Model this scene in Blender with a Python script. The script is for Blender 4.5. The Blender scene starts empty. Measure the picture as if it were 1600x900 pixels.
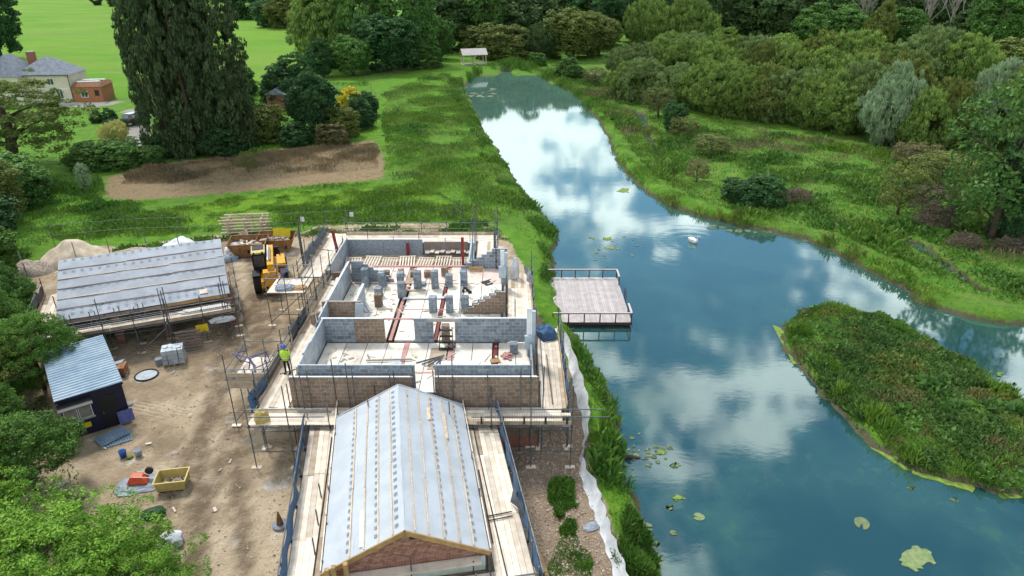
import bpy, math, random
import numpy as np
from mathutils import Vector, Matrix
R = math.radians
random.seed(7)
SC = bpy.context.scene
COL = SC.collection

# ------------------------------------------------------------------ camera, sky, sun, exposure
CAM_H, CAM_PITCH, CAM_F = 23.2, R(25.4), 1067.0
cam = bpy.data.cameras.new('camera'); cam.lens = 24.0; cam.sensor_width = 36.0
cam.clip_start = 0.3; cam.clip_end = 6000
camo = bpy.data.objects.new('camera', cam); COL.objects.link(camo)
camo.location = (0, 0, CAM_H); camo.rotation_euler = (R(90) - CAM_PITCH, 0, 0)
SC.camera = camo
SUN_EL, SUN_AZ = R(56), R(-35)          # azimuth from +Y towards +X
sun = bpy.data.lights.new('sun', 'SUN'); sun.energy = 2.1; sun.angle = R(10); sun.color = (1, .96, .9)
suno = bpy.data.objects.new('sun', sun); COL.objects.link(suno)
suno.rotation_euler = Vector((math.sin(SUN_AZ) * math.cos(SUN_EL), math.cos(SUN_AZ) * math.cos(SUN_EL), math.sin(SUN_EL))).to_track_quat('Z', 'Y').to_euler()
SC.view_settings.view_transform = 'Standard'; SC.view_settings.look = 'None'
SC.view_settings.exposure = 0.56; SC.view_settings.gamma = 1.0
SC.view_settings.use_curve_mapping = False
SC.cycles.use_denoising = True; SC.cycles.use_adaptive_sampling = True; SC.cycles.adaptive_threshold = .012
SC.cycles.max_bounces = 4; SC.cycles.diffuse_bounces = 2; SC.cycles.glossy_bounces = 2; SC.cycles.transparent_max_bounces = 4; SC.cycles.caustics_reflective = False; SC.cycles.caustics_refractive = False

class NT:
    """small node-tree helper"""
    def __init__(s, nt): s.nt = nt; s.n = nt.nodes; s.l = nt.links
    def add(s, t, **k):
        n = s.n.new(t)
        for a, b in k.items():
            if a.startswith('i_'):
                a = a[2:]; n.inputs[int(a) if a.isdigit() else a].default_value = b
            else: setattr(n, a, b)
        return n
    def link(s, a, b): s.l.new(a, b)
    def put(s, v, sock):
        if isinstance(v, bpy.types.NodeSocket): s.l.new(v, sock)
        elif isinstance(v, (tuple, list)) and len(v) == 3 and len(sock.default_value) == 4: sock.default_value = (*v, 1)
        else: sock.default_value = v
    def math(s, op, a, b=0.0, c=None, clamp=False):
        n = s.n.new('ShaderNodeMath'); n.operation = op; n.use_clamp = clamp
        s.put(a, n.inputs[0]); s.put(b, n.inputs[1])
        if c is not None: s.put(c, n.inputs[2])
        return n.outputs[0]
    def mix(s, f, a, b, mode='MIX'):
        n = s.n.new('ShaderNodeMix'); n.data_type = 'RGBA'; n.blend_type = mode
        s.put(f, n.inputs[0]); s.put(a, n.inputs[6]); s.put(b, n.inputs[7]); return n.outputs[2]
    def noise(s, vec, scale, detail=3, rough=.55, dist=0.0, out=0):
        n = s.n.new('ShaderNodeTexNoise'); n.inputs['Scale'].default_value = scale; n.inputs['Detail'].default_value = detail
        n.inputs['Roughness'].default_value = rough; n.inputs['Distortion'].default_value = dist
        if vec is not None: s.l.new(vec, n.inputs['Vector'])
        return n.outputs[out]
    def ramp(s, f, lo, hi, a=0.0, b=1.0, smooth=True):
        n = s.n.new('ShaderNodeMapRange'); n.interpolation_type = 'SMOOTHSTEP' if smooth else 'LINEAR'
        s.put(f, n.inputs[0]); s.put(lo, n.inputs[1]); s.put(hi, n.inputs[2]); s.put(a, n.inputs[3]); s.put(b, n.inputs[4])
        return n.outputs[0]
    def mapping(s, vec, scale=(1, 1, 1), rot=(0, 0, 0), loc=(0, 0, 0)):
        n = s.n.new('ShaderNodeMapping'); s.l.new(vec, n.inputs[0])
        n.inputs['Scale'].default_value = scale; n.inputs['Rotation'].default_value = rot; n.inputs['Location'].default_value = loc
        return n.outputs[0]

W = bpy.data.worlds.new('World'); SC.world = W; W.use_nodes = True
t = NT(W.node_tree); bg = W.node_tree.nodes['Background']
sky = t.add('ShaderNodeTexSky', sky_type='NISHITA', sun_disc=False, sun_elevation=SUN_EL, sun_rotation=SUN_AZ, altitude=100.0, air_density=1.0, dust_density=1.0, ozone_density=2.0)
tc = t.add('ShaderNodeTexCoord'); sep = t.add('ShaderNodeSeparateXYZ'); t.link(tc.outputs['Generated'], sep.inputs[0])
zz = t.math('ADD', t.math('MAXIMUM', sep.outputs[2], 0.0), 0.16)
cmb = t.add('ShaderNodeCombineXYZ')
t.link(t.math('DIVIDE', sep.outputs[0], zz), cmb.inputs[0]); t.link(t.math('DIVIDE', sep.outputs[1], zz), cmb.inputs[1])
cv = t.mapping(cmb.outputs[0], loc=(3.2, 1.6, 0.4))
n1 = t.math('ADD', t.math('MULTIPLY', t.noise(cv, 3.4, 4, .5, .3), .62), t.math('MULTIPLY', t.noise(cv, 10, 6, .6, .4), .38))
n2 = t.noise(cv, 1.1, 3, .5)
cover = t.math('ADD', n1, t.math('MULTIPLY', t.math('SUBTRACT', n2, .5), .75))
cover = t.math('ADD', cover, t.ramp(sep.outputs[2], .2, .62, .03, .012))   # clouds close up towards the horizon
mask = t.ramp(cover, .465, .545)
shade = t.ramp(t.math('ADD', t.math('MULTIPLY', t.noise(cv, 2.6, 6, .6, .2), .7), t.math('MULTIPLY', cover, .3)), .37, .52)
ccol = t.mix(shade, (3.4, 4.5, 4.9), (15.5, 15.8, 16))
skyc = t.mix(1.0, sky.outputs[0], (.62, .9, 1.0), 'MULTIPLY')
t.link(t.mix(mask, skyc, ccol), bg.inputs[0]); bg.inputs[1].default_value = 0.1
W.cycles.sampling_method = 'MANUAL'; W.cycles.sample_map_resolution = 512

# ------------------------------------------------------------------ picture point -> point of the place at height z
def P(px, py, z=0.0):
    u = (px - 800) / CAM_F; v = (450 - py) / CAM_F
    k = (z - CAM_H) / (-math.sin(CAM_PITCH) + v * math.cos(CAM_PITCH))
    return Vector((u * k, (math.cos(CAM_PITCH) + v * math.sin(CAM_PITCH)) * k, z))

# ------------------------------------------------------------------ materials
MATS = {}
def M(name, c, c2=None, scale=3.0, rough=.75, bump=0.0, bscale=None, rnd=.12, metal=0.0, tint=None, lo=.35, hi=.65, spec=.3, stretch=None, trans=0.0):
    """base colour c to c2 by noise, each object a little lighter or darker, optional per-face 'tint' attribute"""
    m = bpy.data.materials.new(name); m.use_nodes = True; t = NT(m.node_tree); b = t.n['Principled BSDF']
    geo = t.add('ShaderNodeNewGeometry'); pos = geo.outputs['Position']
    if stretch: pos = t.mapping(pos, scale=stretch)
    if c2 is None: c2 = tuple(x * .78 for x in c)
    f = t.ramp(t.noise(pos, scale, 5, .6), lo, hi)
    colr = t.mix(f, c, c2)
    if tint:
        a = t.add('ShaderNodeAttribute', attribute_name='tint')
        colr = t.mix(a.outputs['Fac'], colr, tint)
    if rnd:
        oi = t.add('ShaderNodeObjectInfo')
        v = t.math('MULTIPLY_ADD', oi.outputs['Random'], 2 * rnd, 1 - rnd)
        hs = t.add('ShaderNodeHueSaturation'); t.link(v, hs.inputs['Value']); t.link(colr, hs.inputs['Color']); colr = hs.outputs[0]
    t.link(colr, b.inputs['Base Color']); b.inputs['Roughness'].default_value = rough; b.inputs['Metallic'].default_value = metal
    b.inputs['Specular IOR Level'].default_value = spec
    if bump:
        bp = t.add('ShaderNodeBump', i_Strength=bump, i_Distance=.03); t.link(t.noise(pos, bscale or scale * 4, 4, .6), bp.inputs['Height']); t.link(bp.outputs[0], b.inputs['Normal'])
    if trans:
        tr = t.add('ShaderNodeBsdfTranslucent'); t.link(colr, tr.inputs[0]); mx = t.add('ShaderNodeMixShader', i_0=trans)
        t.link(b.outputs[0], mx.inputs[1]); t.link(tr.outputs[0], mx.inputs[2]); t.link(mx.outputs[0], t.n['Material Output'].inputs[0])
    MATS[name] = m; return m

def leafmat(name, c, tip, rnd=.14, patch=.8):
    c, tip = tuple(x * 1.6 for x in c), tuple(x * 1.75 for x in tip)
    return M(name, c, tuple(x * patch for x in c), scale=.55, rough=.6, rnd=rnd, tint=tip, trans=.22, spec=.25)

M('block_brown', (.27, .2, .145), (.2, .145, .105), 6, .9, .3, 40, rnd=.2)
M('block_grey', (.26, .3, .33), (.17, .2, .23), 5, .9, .3, 40, rnd=.25)
M('mortar', (.46, .41, .35), None, 6, .95, .2)
M('mortar_grey', (.5, .53, .55), None, 6, .95, .2)
M('brick', (.30, .13, .085), (.2, .095, .07), 9, .9, .2, 40, rnd=.06, tint=(.36, .2, .15))
M('brick_orange', (.38, .16, .07), (.28, .12, .06), 6, .9, .2, 40, rnd=.06, tint=(.42, .22, .11))
M('board', (.80, .70, .57), (.66, .55, .43), 2.2, .8, .2, 30, rnd=.24)
M('board_old', (.50, .40, .29), (.36, .28, .2), 2.2, .85, .2, 30, rnd=.25)
M('batten', (.6, .49, .36), (.48, .37, .27), 5, .8, rnd=.15)
M('timber', (.42, .26, .11), (.32, .19, .08), 3, .75, .2, 30, rnd=.12)
M('timber_grey', (.30, .23, .19), (.23, .175, .15), 3, .85, .2, 30, rnd=.15)
M('decking', (.50, .45, .425), (.41, .365, .345), 1.6, .75, .2, 20, rnd=.14)
M('deck_rail', (.085, .04, .035), (.06, .03, .028), 4, .6, rnd=.1)
M('deck_cap', (.55, .46, .44), (.45, .38, .36), 4, .7, rnd=.1)
M('tube', (.17, .185, .195), (.10, .11, .115), 3, .45, rnd=.22, metal=.5)
M('fitting', (.05, .05, .05), None, 5, .6, metal=.3)
M('membrane', (.46, .495, .525), (.40, .435, .46), .9, .55, .25, 3, rnd=.06, spec=.4)
M('membrane_grey', (.30, .33, .365), (.235, .26, .29), .9, .6, .35, 4, rnd=.07, spec=.4)
M('print', (.15, .18, .21), (.09, .11, .13), 30, .6, rnd=0)
M('floor', (.76, .71, .61), (.6, .53, .42), 1.1, .8, .1, 20, rnd=.12, lo=.38, hi=.72)
M('floor_pink', (.72, .58, .5), (.62, .49, .41), 1.1, .8, rnd=.1)
M('red_steel', (.23, .028, .025), (.17, .022, .02), 4, .5, rnd=.1)
M('pink_steel', (.5, .27, .24), (.42, .19, .17), 3, .6, rnd=.12)
M('foil', (.46, .51, .545), (.33, .375, .41), 2.5, .45, .4, 6, rnd=.1, metal=.15)
M('white_board', (.72, .74, .75), (.6, .63, .65), 2, .6, rnd=.08)
M('pale_blue_board', (.43, .51, .56), (.36, .43, .48), 2, .6, rnd=.08)
M('dark_void', (.035, .035, .034), None, 3, .95, rnd=0)
M('concrete', (.42, .40, .36), (.34, .32, .29), 3, .9, .3, rnd=.1)
M('net_blue', (.045, .11, .22), (.09, .17, .29), 5, .8, .5, 12, rnd=.1, trans=.2)
M('net_dark', (.07, .09, .11), (.12, .14, .16), 5, .8, .5, 12, rnd=.1)
M('white_sheet', (.74, .755, .76), (.58, .60, .62), 2.5, .5, .5, 8, rnd=.05, trans=.15)
M('grey_sheet', (.3, .34, .38), (.2, .23, .27), 3, .5, .6, 8, rnd=.1)
M('black_plastic', (.018, .018, .02), None, 3, .5, rnd=.1)
M('navy', (.014, .016, .04), (.011, .013, .03), 3, .5, rnd=.05)
M('tin', (.17, .25, .32), (.26, .33, .385), .9, .5, .15, 8, rnd=.05, metal=.2)
M('glass', (.05, .06, .065), None, 3, .08, rnd=0, spec=.8)
M('glass_pale', (.22, .24, .23), (.15, .17, .16), 2, .1, rnd=0, spec=.8)
M('yellow', (.66, .5, .015), (.58, .43, .015), 6, .6, rnd=.05)
M('machine', (.72, .36, .012), (.62, .30, .015), 3, .45, rnd=.03)
M('rubber', (.02, .02, .021), (.045, .04, .035), 6, .85, rnd=.05)
M('rust', (.17, .075, .035), (.27, .14, .06), 3, .85, .3, rnd=.1)
M('skip_yellow', (.30, .17, .06), (.2, .095, .045), 2.2, .7, .2, rnd=.1)
M('tub', (.55, .43, .15), (.45, .35, .12), 4, .6, rnd=.03)
M('rubble', (.45, .38, .3), (.25, .2, .15), 6, .95, .6, rnd=.15)
M('sand', (.60, .50, .37), (.46, .37, .26), 2, .95, .6, 10, rnd=.05)
M('orange', (.72, .10, .03), None, 5, .5, rnd=.05)
M('red_paint', (.55, .03, .04), None, 5, .4, rnd=.15)
M('blue_plastic', (.03, .12, .42), None, 5, .5, rnd=.1)
M('blue_paint', (.06, .07, .26), (.12, .12, .22), 6, .5, rnd=.15)
M('hi_vis', (.50, .80, .03), (.42, .68, .03), 12, .7, rnd=0)
M('reflective', (.6, .62, .6), None, 5, .4, rnd=0)
M('trouser', (.014, .014, .016), None, 9, .9, rnd=0)
M('skin', (.48, .28, .2), None, 9, .6, rnd=0)
M('cream', (.62, .58, .43), (.55, .51, .38), .6, .85, rnd=0)
M('slate', (.13, .15, .18), (.19, .215, .245), 1.6, .6, .3, 6, rnd=.05)
M('pale_roof', (.50, .47, .43), (.42, .39, .36), 2, .7, rnd=.05)
M('white_paint', (.74, .76, .77), None, 3, .5, rnd=.03)
M('car_paint', (.014, .016, .02), None, 3, .25, rnd=0, spec=.7)
M('bark', (.095, .07, .05), (.06, .045, .033), 4, .9, .5, 20, rnd=.1)
M('bark_pale', (.34, .31, .27), (.23, .20, .17), 4, .9, .5, 20, rnd=.1)
M('dead_wood', (.23, .17, .13), (.15, .11, .085), 5, .95, .4, rnd=.15)
M('swan_white', (.82, .82, .80), None, 3, .6, rnd=0)
M('beak', (.6, .2, .03), None, 3, .5, rnd=0)
M('lily', (.09, .14, .075), (.17, .2, .08), 4, .5, rnd=.35)
M('algae', (.2, .27, .035), (.1, .17, .03), 3, .7, .3, 20, rnd=.1)
M('weed', (.13, .2, .07), (.24, .28, .12), 4, .7, .3, 20, rnd=.1)
M('pale_mark', (.5, .47, .4), None, 4, .8, rnd=.1)

# leaves (base, colour of the tinted leaves)
leafmat('leaf_wood', (.03, .06, .02), (.062, .105, .028), .3)
leafmat('leaf_dark', (.02, .055, .018), (.036, .095, .022), .15)
leafmat('leaf_mid', (.04, .098, .02), (.075, .15, .026), .15)
leafmat('leaf_olive', (.06, .088, .018), (.115, .132, .028), .18)
leafmat('leaf_willow', (.055, .108, .024), (.155, .215, .04), .16)
leafmat('leaf_thicket', (.065, .11, .032), (.14, .19, .06), .12)
leafmat('leaf_silver', (.11, .17, .08), (.2, .27, .15), .12)
leafmat('leaf_conifer', (.026, .05, .018), (.06, .085, .03), .1)
leafmat('leaf_pine', (.05, .09, .018), (.12, .15, .025), .1)
leafmat('leaf_bright', (.066, .16, .015), (.14, .24, .024), .08)
leafmat('leaf_hedge', (.042, .105, .016), (.085, .16, .022), .15)
leafmat('leaf_yellow', (.30, .26, .02), (.5, .4, .03), .1)
leafmat('leaf_brown', (.085, .08, .03), (.12, .105, .045), .18)
leafmat('leaf_grass', (.048, .115, .012), (.105, .165, .022), .12)
leafmat('leaf_bank', (.035, .098, .014), (.085, .155, .022), .1)
leafmat('leaf_island', (.038, .082, .018), (.078, .135, .028), .1)
leafmat('leaf_dead', (.15, .115, .06), (.085, .07, .04), .1)
leafmat('leaf_twig', (.12, .095, .065), (.09, .075, .05), .1)
leafmat('leaf_pampas', (.5, .44, .2), (.3, .34, .1), .1)

# ------------------------------------------------------------------ mesh helpers
def obj(name, me, mat=None, parent=None, loc=(0, 0, 0), rot=(0, 0, 0), scale=(1, 1, 1)):
    o = bpy.data.objects.new(name, me); COL.objects.link(o)
    if mat is not None:
        m = MATS[mat]
        if not me.materials: me.materials.append(m)
        elif me.materials[0] != m: o.material_slots[0].link = 'OBJECT'; o.material_slots[0].material = m
    o.parent = parent; o.location = loc; o.rotation_euler = rot; o.scale = scale
    return o
def tag(o, label, cat, group=None):
    o['label'] = label; o['category'] = cat
    if group: o['group'] = group
    return o
def T(name, label, cat, loc=(0, 0, 0), rz=0.0, group=None):
    o = bpy.data.objects.new(name, None); COL.objects.link(o); o.empty_display_size = .3
    o.location = loc; o.rotation_euler = (0, 0, rz); return tag(o, label, cat, group)
def setting(o): o['kind'] = 'structure'; return o
def stuff(o): o['kind'] = 'stuff'; return o

class MB:
    def __init__(s): s.v = []; s.f = []; s.t = []
    def face(s, pts, tint=0.0):
        i = len(s.v); s.v += [tuple(p) for p in pts]; s.f.append(tuple(range(i, i + len(pts)))); s.t.append(tint); return s
    def box(s, c, d, rz=0.0, rx=0.0, ry=0.0, tint=0.0, taper=1.0):
        m = Matrix.Translation(c) @ Matrix.Rotation(rz, 4, 'Z') @ Matrix.Rotation(ry, 4, 'Y') @ Matrix.Rotation(rx, 4, 'X')
        i = len(s.v); x, y, z = d[0] / 2, d[1] / 2, d[2] / 2
        for k in (-1, 1):
            q = taper if k > 0 else 1
            for a, b in ((-1, -1), (1, -1), (1, 1), (-1, 1)): s.v.append(tuple(m @ Vector((a * x * q, b * y * q, k * z))))
        for f in ((3, 2, 1, 0), (4, 5, 6, 7), (0, 1, 5, 4), (1, 2, 6, 5), (2, 3, 7, 6), (3, 0, 4, 7)): s.f.append(tuple(i + j for j in f)); s.t.append(tint)
        return s
    def tube(s, pts, rad, n=6, cap=True, tint=0.0):
        pts = [Vector(p) for p in pts]; rad = rad if isinstance(rad, (list, tuple)) else [rad] * len(pts); i = len(s.v)
        for k, p in enumerate(pts):
            d = (pts[min(k + 1, len(pts) - 1)] - pts[max(k - 1, 0)]).normalized()
            a = d.orthogonal().normalized() if abs(d.z) < .95 else Vector((1, 0, 0)); a = (a - d * a.dot(d)).normalized(); b = d.cross(a)
            for j in range(n):
                w = 2 * math.pi * j / n; s.v.append(tuple(p + (a * math.cos(w) + b * math.sin(w)) * rad[k]))
        for k in range(len(pts) - 1):
            for j in range(n):
                s.f.append((i + k * n + j, i + k * n + (j + 1) % n, i + (k + 1) * n + (j + 1) % n, i + (k + 1) * n + j)); s.t.append(tint)
        if cap:
            s.f.append(tuple(i + j for j in range(n))[::-1]); s.f.append(tuple(i + (len(pts) - 1) * n + j for j in range(n))); s.t += [tint, tint]
        return s
    def prism(s, poly, z0, z1, tint=0.0):
        n = len(poly); i = len(s.v)
        s.v += [(p[0], p[1], z0) for p in poly] + [(p[0], p[1], z1) for p in poly]
        s.f.append(tuple(i + j for j in range(n))[::-1]); s.f.append(tuple(i + n + j for j in range(n))); s.t += [tint, tint]
        for j in range(n): s.f.append((i + j, i + (j + 1) % n, i + n + (j + 1) % n, i + n + j)); s.t.append(tint)
        return s
    def prism_y(s, poly, y0, y1, tint=0.0):     # poly in (x, z)
        n = len(poly); i = len(s.v)
        s.v += [(p[0], y0, p[1]) for p in poly] + [(p[0], y1, p[1]) for p in poly]
        s.f.append(tuple(i + j for j in range(n))); s.f.append(tuple(i + n + j for j in range(n))[::-1]); s.t += [tint, tint]
        for j in range(n): s.f.append((i + (j + 1) % n, i + j, i + n + j, i + n + (j + 1) % n)); s.t.append(tint)
        return s
    def lathe(s, prof, n=12, c=(0, 0, 0)):      # prof: (r, z)
        i = len(s.v)
        for r, z in prof:
            for j in range(n): w = 2 * math.pi * j / n; s.v.append((c[0] + r * math.cos(w), c[1] + r * math.sin(w), c[2] + z))
        for k in range(len(prof) - 1):
            for j in range(n): s.f.append((i + k * n + j, i + k * n + (j + 1) % n, i + (k + 1) * n + (j + 1) % n, i + (k + 1) * n + j)); s.t.append(0.0)
        s.f.append(tuple(i + j for j in range(n))[::-1]); s.f.append(tuple(i + (len(prof) - 1) * n + j for j in range(n))); s.t += [0.0, 0.0]
        return s
    def mesh(s, name, smooth=False):
        me = bpy.data.meshes.new(name); me.from_pydata(s.v, [], s.f)
        if any(s.t): a = me.attributes.new('tint', 'FLOAT', 'FACE'); a.data.foreach_set('value', s.t)
        if smooth: me.polygons.foreach_set('use_smooth', [True] * len(me.polygons))
        me.update(); return me
    def build(s, name, mat, parent=None, smooth=False, **k): return obj(name, s.mesh(name, smooth), mat, parent, **k)

_ub = {}
def unit(kind, mat):
    if (kind, mat) not in _ub:
        b = MB()
        if kind == 'box': b.box((0, 0, 0), (1, 1, 1))
        else: b.tube([(0, 0, 0), (0, 0, 1)], 1.0, 8)
        me = b.mesh(kind + '_' + mat, kind == 'tube'); me.materials.append(MATS[mat])
        if kind == 'tube':
            for p in me.polygons: p.use_smooth = len(p.vertices) == 4
        _ub[(kind, mat)] = me
    return _ub[(kind, mat)]
def pc(name, parent, mat, c, d, rz=0.0, rx=0.0, ry=0.0): return obj(name, unit('box', mat), mat, parent, c, (rx, ry, rz), d)
def pole(name, parent, mat, a, b, r=.03):
    a, b = Vector(a), Vector(b); d = b - a
    return obj(name, unit('tube', mat), mat, parent, a, d.to_track_quat('Z', 'Y').to_euler(), (r, r, d.length))
def beam(name, parent, mat, a, b, w, h, up=(0, 0, 1)):
    """box from a to b, w across, h along up"""
    a, b = Vector(a), Vector(b); d = (b - a); x = d.normalized(); y = Vector(up).cross(x).normalized(); z = x.cross(y)
    m = Matrix((x, y, z)).transposed().to_euler()
    return obj(name, unit('box', mat), mat, parent, (a + b) / 2, m, (d.length, w, h))
def sheet(name, mat, parent, f, nu, nv, smooth=True):
    """surface f(u,v) -> xyz"""
    b = MB()
    for i in range(nu + 1):
        for j in range(nv + 1): b.v.append(tuple(f(i / nu, j / nv)))
    for i in range(nu):
        for j in range(nv): k = i * (nv + 1) + j; b.f.append((k, k + nv + 1, k + nv + 2, k + 1)); b.t.append(0)
    return b.build(name, mat, parent, smooth)
def wob(x, y, s=1.0): return math.sin(x * 1.7 * s + y * .9) * .5 + math.sin(x * .63 * s - y * 2.3 * s + 1.3) * .35 + math.sin(x * 4.1 * s + y * 3.7 * s) * .15
def copy_tree(o, parent=None):
    c = o.copy(); COL.objects.link(c); c.parent = parent
    for ch in list(o.children): copy_tree(ch, c)
    return c

# ------------------------------------------------------------------ numpy noise and polygons
def vnoise(x, y, seed=0):
    rs = np.random.RandomState(seed); tab = rs.rand(256, 256)
    xi = np.floor(x).astype(int); yi = np.floor(y).astype(int); fx = x - xi; fy = y - yi
    fx = fx * fx * (3 - 2 * fx); fy = fy * fy * (3 - 2 * fy); g = lambda a, b: tab[a & 255, b & 255]
    return (g(xi, yi) * (1 - fx) + g(xi + 1, yi) * fx) * (1 - fy) + (g(xi, yi + 1) * (1 - fx) + g(xi + 1, yi + 1) * fx) * fy
def fbm(x, y, seed=0, o=4):
    s = 0; a = 1; n = 0
    for k in range(o): s = s + a * vnoise(x * 2 ** k, y * 2 ** k, seed + k); n += a; a *= .5
    return s / n
def sdist(x, y, poly):
    """signed distance, negative inside"""
    d = np.full(x.shape, 1e9); ins = np.zeros(x.shape, bool); n = len(poly)
    for i in range(n):
        ax, ay = poly[i]; bx, by = poly[(i + 1) % n]; ex, ey = bx - ax, by - ay; L = ex * ex + ey * ey + 1e-12
        h = np.clip(((x - ax) * ex + (y - ay) * ey) / L, 0, 1); d = np.minimum(d, (x - ax - ex * h) ** 2 + (y - ay - ey * h) ** 2)
        c = ((ay > y) != (by > y)) & (x < (bx - ax) * (y - ay) / (by - ay + 1e-12) + ax); ins ^= c
    d = np.sqrt(d); return np.where(ins, -d, d)
def poly(pts, z=0.0): return [tuple(P(a, b, z)[:2]) for a, b in pts]
def sstep(a, b, x): t = np.clip((x - a) / (b - a), 0, 1); return t * t * (3 - 2 * t)

WATER_Z = -1.0
LAKE = poly([(758, 113), (735, 122), (724, 138), (738, 165), (753, 200), (776, 235), (797, 270), (817, 300), (842, 330), (862, 352), (872, 372), (862, 400), (866, 430), (873, 470), (884, 505), (908, 545), (938, 592), (958, 640), (966, 690), (972, 740), (988, 790), (1008, 840), (1030, 900), (1085, 1040)], WATER_Z) + [(9, 8), (80, 8), (90, 40), (62, 42)] + \
    poly([(1600, 508), (1560, 505), (1500, 494), (1440, 474), (1410, 450), (1360, 424), (1310, 395), (1260, 374), (1200, 360), (1150, 351), (1100, 339), (1050, 324), (1010, 300), (985, 275), (962, 246), (950, 215), (935, 185), (905, 152), (870, 132), (830, 114), (795, 111)], WATER_Z)
ISLAND = poly([(1222, 520), (1232, 503), (1250, 490), (1300, 485), (1370, 497), (1405, 512), (1440, 530), (1480, 555), (1520, 575), (1560, 605), (1600, 636), (1720, 700), (1760, 770), (1680, 790), (1600, 772), (1540, 766), (1480, 750), (1420, 730), (1370, 698), (1330, 660), (1290, 618), (1250, 573), (1230, 545)], WATER_Z)
YARD = poly([(40, 580), (52, 430), (75, 395), (120, 384), (200, 384), (330, 368), (460, 368), (500, 352), (760, 348), (800, 380), (822, 425), (832, 475), (885, 560), (913, 640), (924, 700), (935, 760), (950, 830), (970, 920), (1000, 1050), (-300, 1050), (-60, 820)])
DRY = poly([(163, 308), (168, 278), (250, 256), (400, 236), (585, 219), (601, 250), (597, 278), (480, 291), (330, 303), (200, 313)])
FIELD = [(-175, 165), (-100, 133), (-76, 134), (-62, 136), (-40, 160), (-33, 190), (-40, 270), (-130, 700), (-700, 700), (-400, 260)]
LAWN = poly([(150, 345), (300, 315), (480, 300), (640, 290), (720, 320), (700, 335), (450, 345), (220, 352)])
DRIVE = poly([(196, 190), (232, 188), (236, 225), (200, 232), (190, 210)]) 
DITCH = [P(a, b, -.6)[:2] for a, b in ((1000, 172), (1012, 210), (1030, 245), (1060, 282))]
DITCH2 = [P(a, b, -.6)[:2] for a, b in ((1300, 340), (1420, 372), (1480, 412), (1540, 452))]
def ldist(x, y, pts):
    d = np.full(x.shape, 1e9)
    for (ax, ay), (bx, by) in zip(pts[:-1], pts[1:]):
        ex, ey = bx - ax, by - ay; h = np.clip(((x - ax) * ex + (y - ay) * ey) / (ex * ex + ey * ey), 0, 1)
        d = np.minimum(d, np.hypot(x - ax - ex * h, y - ay - ey * h))
    return d
def lake_d(x, y): return np.maximum(sdist(x, y, LAKE), -sdist(x, y, ISLAND))   # <0 on water
EAST = poly([(795, 111), (830, 114), (905, 152), (950, 215), (1010, 300), (1150, 351), (1310, 395), (1410, 450), (1500, 494), (1600, 508), (2400, 520), (2200, 0), (1000, 60)], WATER_Z)
def ground_z(x, y):
    x = np.asarray(x, float); y = np.asarray(y, float)
    lk = lake_d(x, y) + (fbm(x * .9, y * .9, 5, 3) - .5) * 1.1
    e = np.maximum(sstep(2, -3, sdist(x, y, EAST)), sstep(.5, -1, sdist(x, y, ISLAND)))
    top = -.52 * e
    g = top + (fbm(x * .12, y * .12, 9, 3) - .5) * .35 * (1 - .5 * sstep(1, -1, sdist(x, y, YARD)))
    g = g + (fbm(x * .8, y * .8, 21, 3) - .5) * .18 * sstep(-.5, 1.5, sdist(x, y, YARD))
    bank = WATER_Z - .55 + (g + 1.55) * sstep(-1.3, 1.6 - .8 * e, lk)
    isl = sdist(x, y, ISLAND); g = np.where(lk < 3, bank, g) + np.where(isl < 0, .28 * sstep(0, -4, isl), 0)
    g = g - .5 * sstep(.9, .2, ldist(x, y, DITCH) + (fbm(x * .7, y * .7, 3, 2) - .5)) - .5 * sstep(.9, .2, ldist(x, y, DITCH2) + (fbm(x * .7, y * .7, 3, 2) - .5) * 1.6)
    return g
def gz(x, y): return float(ground_z(np.array([x]), np.array([y]))[0])
def G(px, py, z0=0.0):
    p = P(px, py, z0); z = gz(p.x, p.y); p = P(px, py, z); return Vector((p.x, p.y, gz(p.x, p.y)))

# ------------------------------------------------------------------ the ground
def lines(a, b, st, lo, hi):
    c = list(np.arange(a, b, st)); l = []; d = st; v = a
    while v > lo: d *= 1.22; v -= d; l.append(v)
    h = []; d = st; v = c[-1]
    while v < hi: d *= 1.22; v += d; h.append(v)
    return np.array(l[::-1] + c + h)
gx = lines(-48, 62, .4, -2500, 2500); gy = lines(12, 100, .4, -400, 4000)
X, Y = np.meshgrid(gx, gy); xf, yf = X.ravel(), Y.ravel(); zf = ground_z(xf, yf)
nx, ny = len(gx), len(gy)
me = bpy.data.meshes.new('ground'); me.vertices.add(nx * ny); me.vertices.foreach_set('co', np.stack([xf, yf, zf], 1).ravel())
ii = (np.arange(ny - 1)[:, None] * nx + np.arange(nx - 1)[None, :]).ravel()
q = np.stack([ii, ii + 1, ii + nx + 1, ii + nx], 1)
me.loops.add(q.size); me.loops.foreach_set('vertex_index', q.ravel()); me.polygons.add(len(q)); me.polygons.foreach_set('loop_start', np.arange(len(q)) * 4)
me.polygons.foreach_set('use_smooth', np.ones(len(q), bool)); me.update(calc_edges=True)
def gattr(name, v): a = me.attributes.new(name, 'FLOAT', 'POINT'); a.data.foreach_set('value', np.asarray(v, np.float32))
gattr('mud', sstep(1.2, -1.2, sdist(xf, yf, YARD)))
gattr('dry', sstep(2.6, -2.6, sdist(xf, yf, DRY)))
gattr('field', sstep(8, -8, sdist(xf, yf, FIELD)))
gattr('lawn', sstep(4, -4, sdist(xf, yf, LAWN)))
gattr('drive', np.maximum(sstep(1, -1, sdist(xf, yf, DRIVE)), np.maximum(sstep(1.4, .8, ldist(xf, yf, [(-84, 125.2), (-76, 127.6), (-66, 122), (-62, 116)])), 0)))
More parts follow.
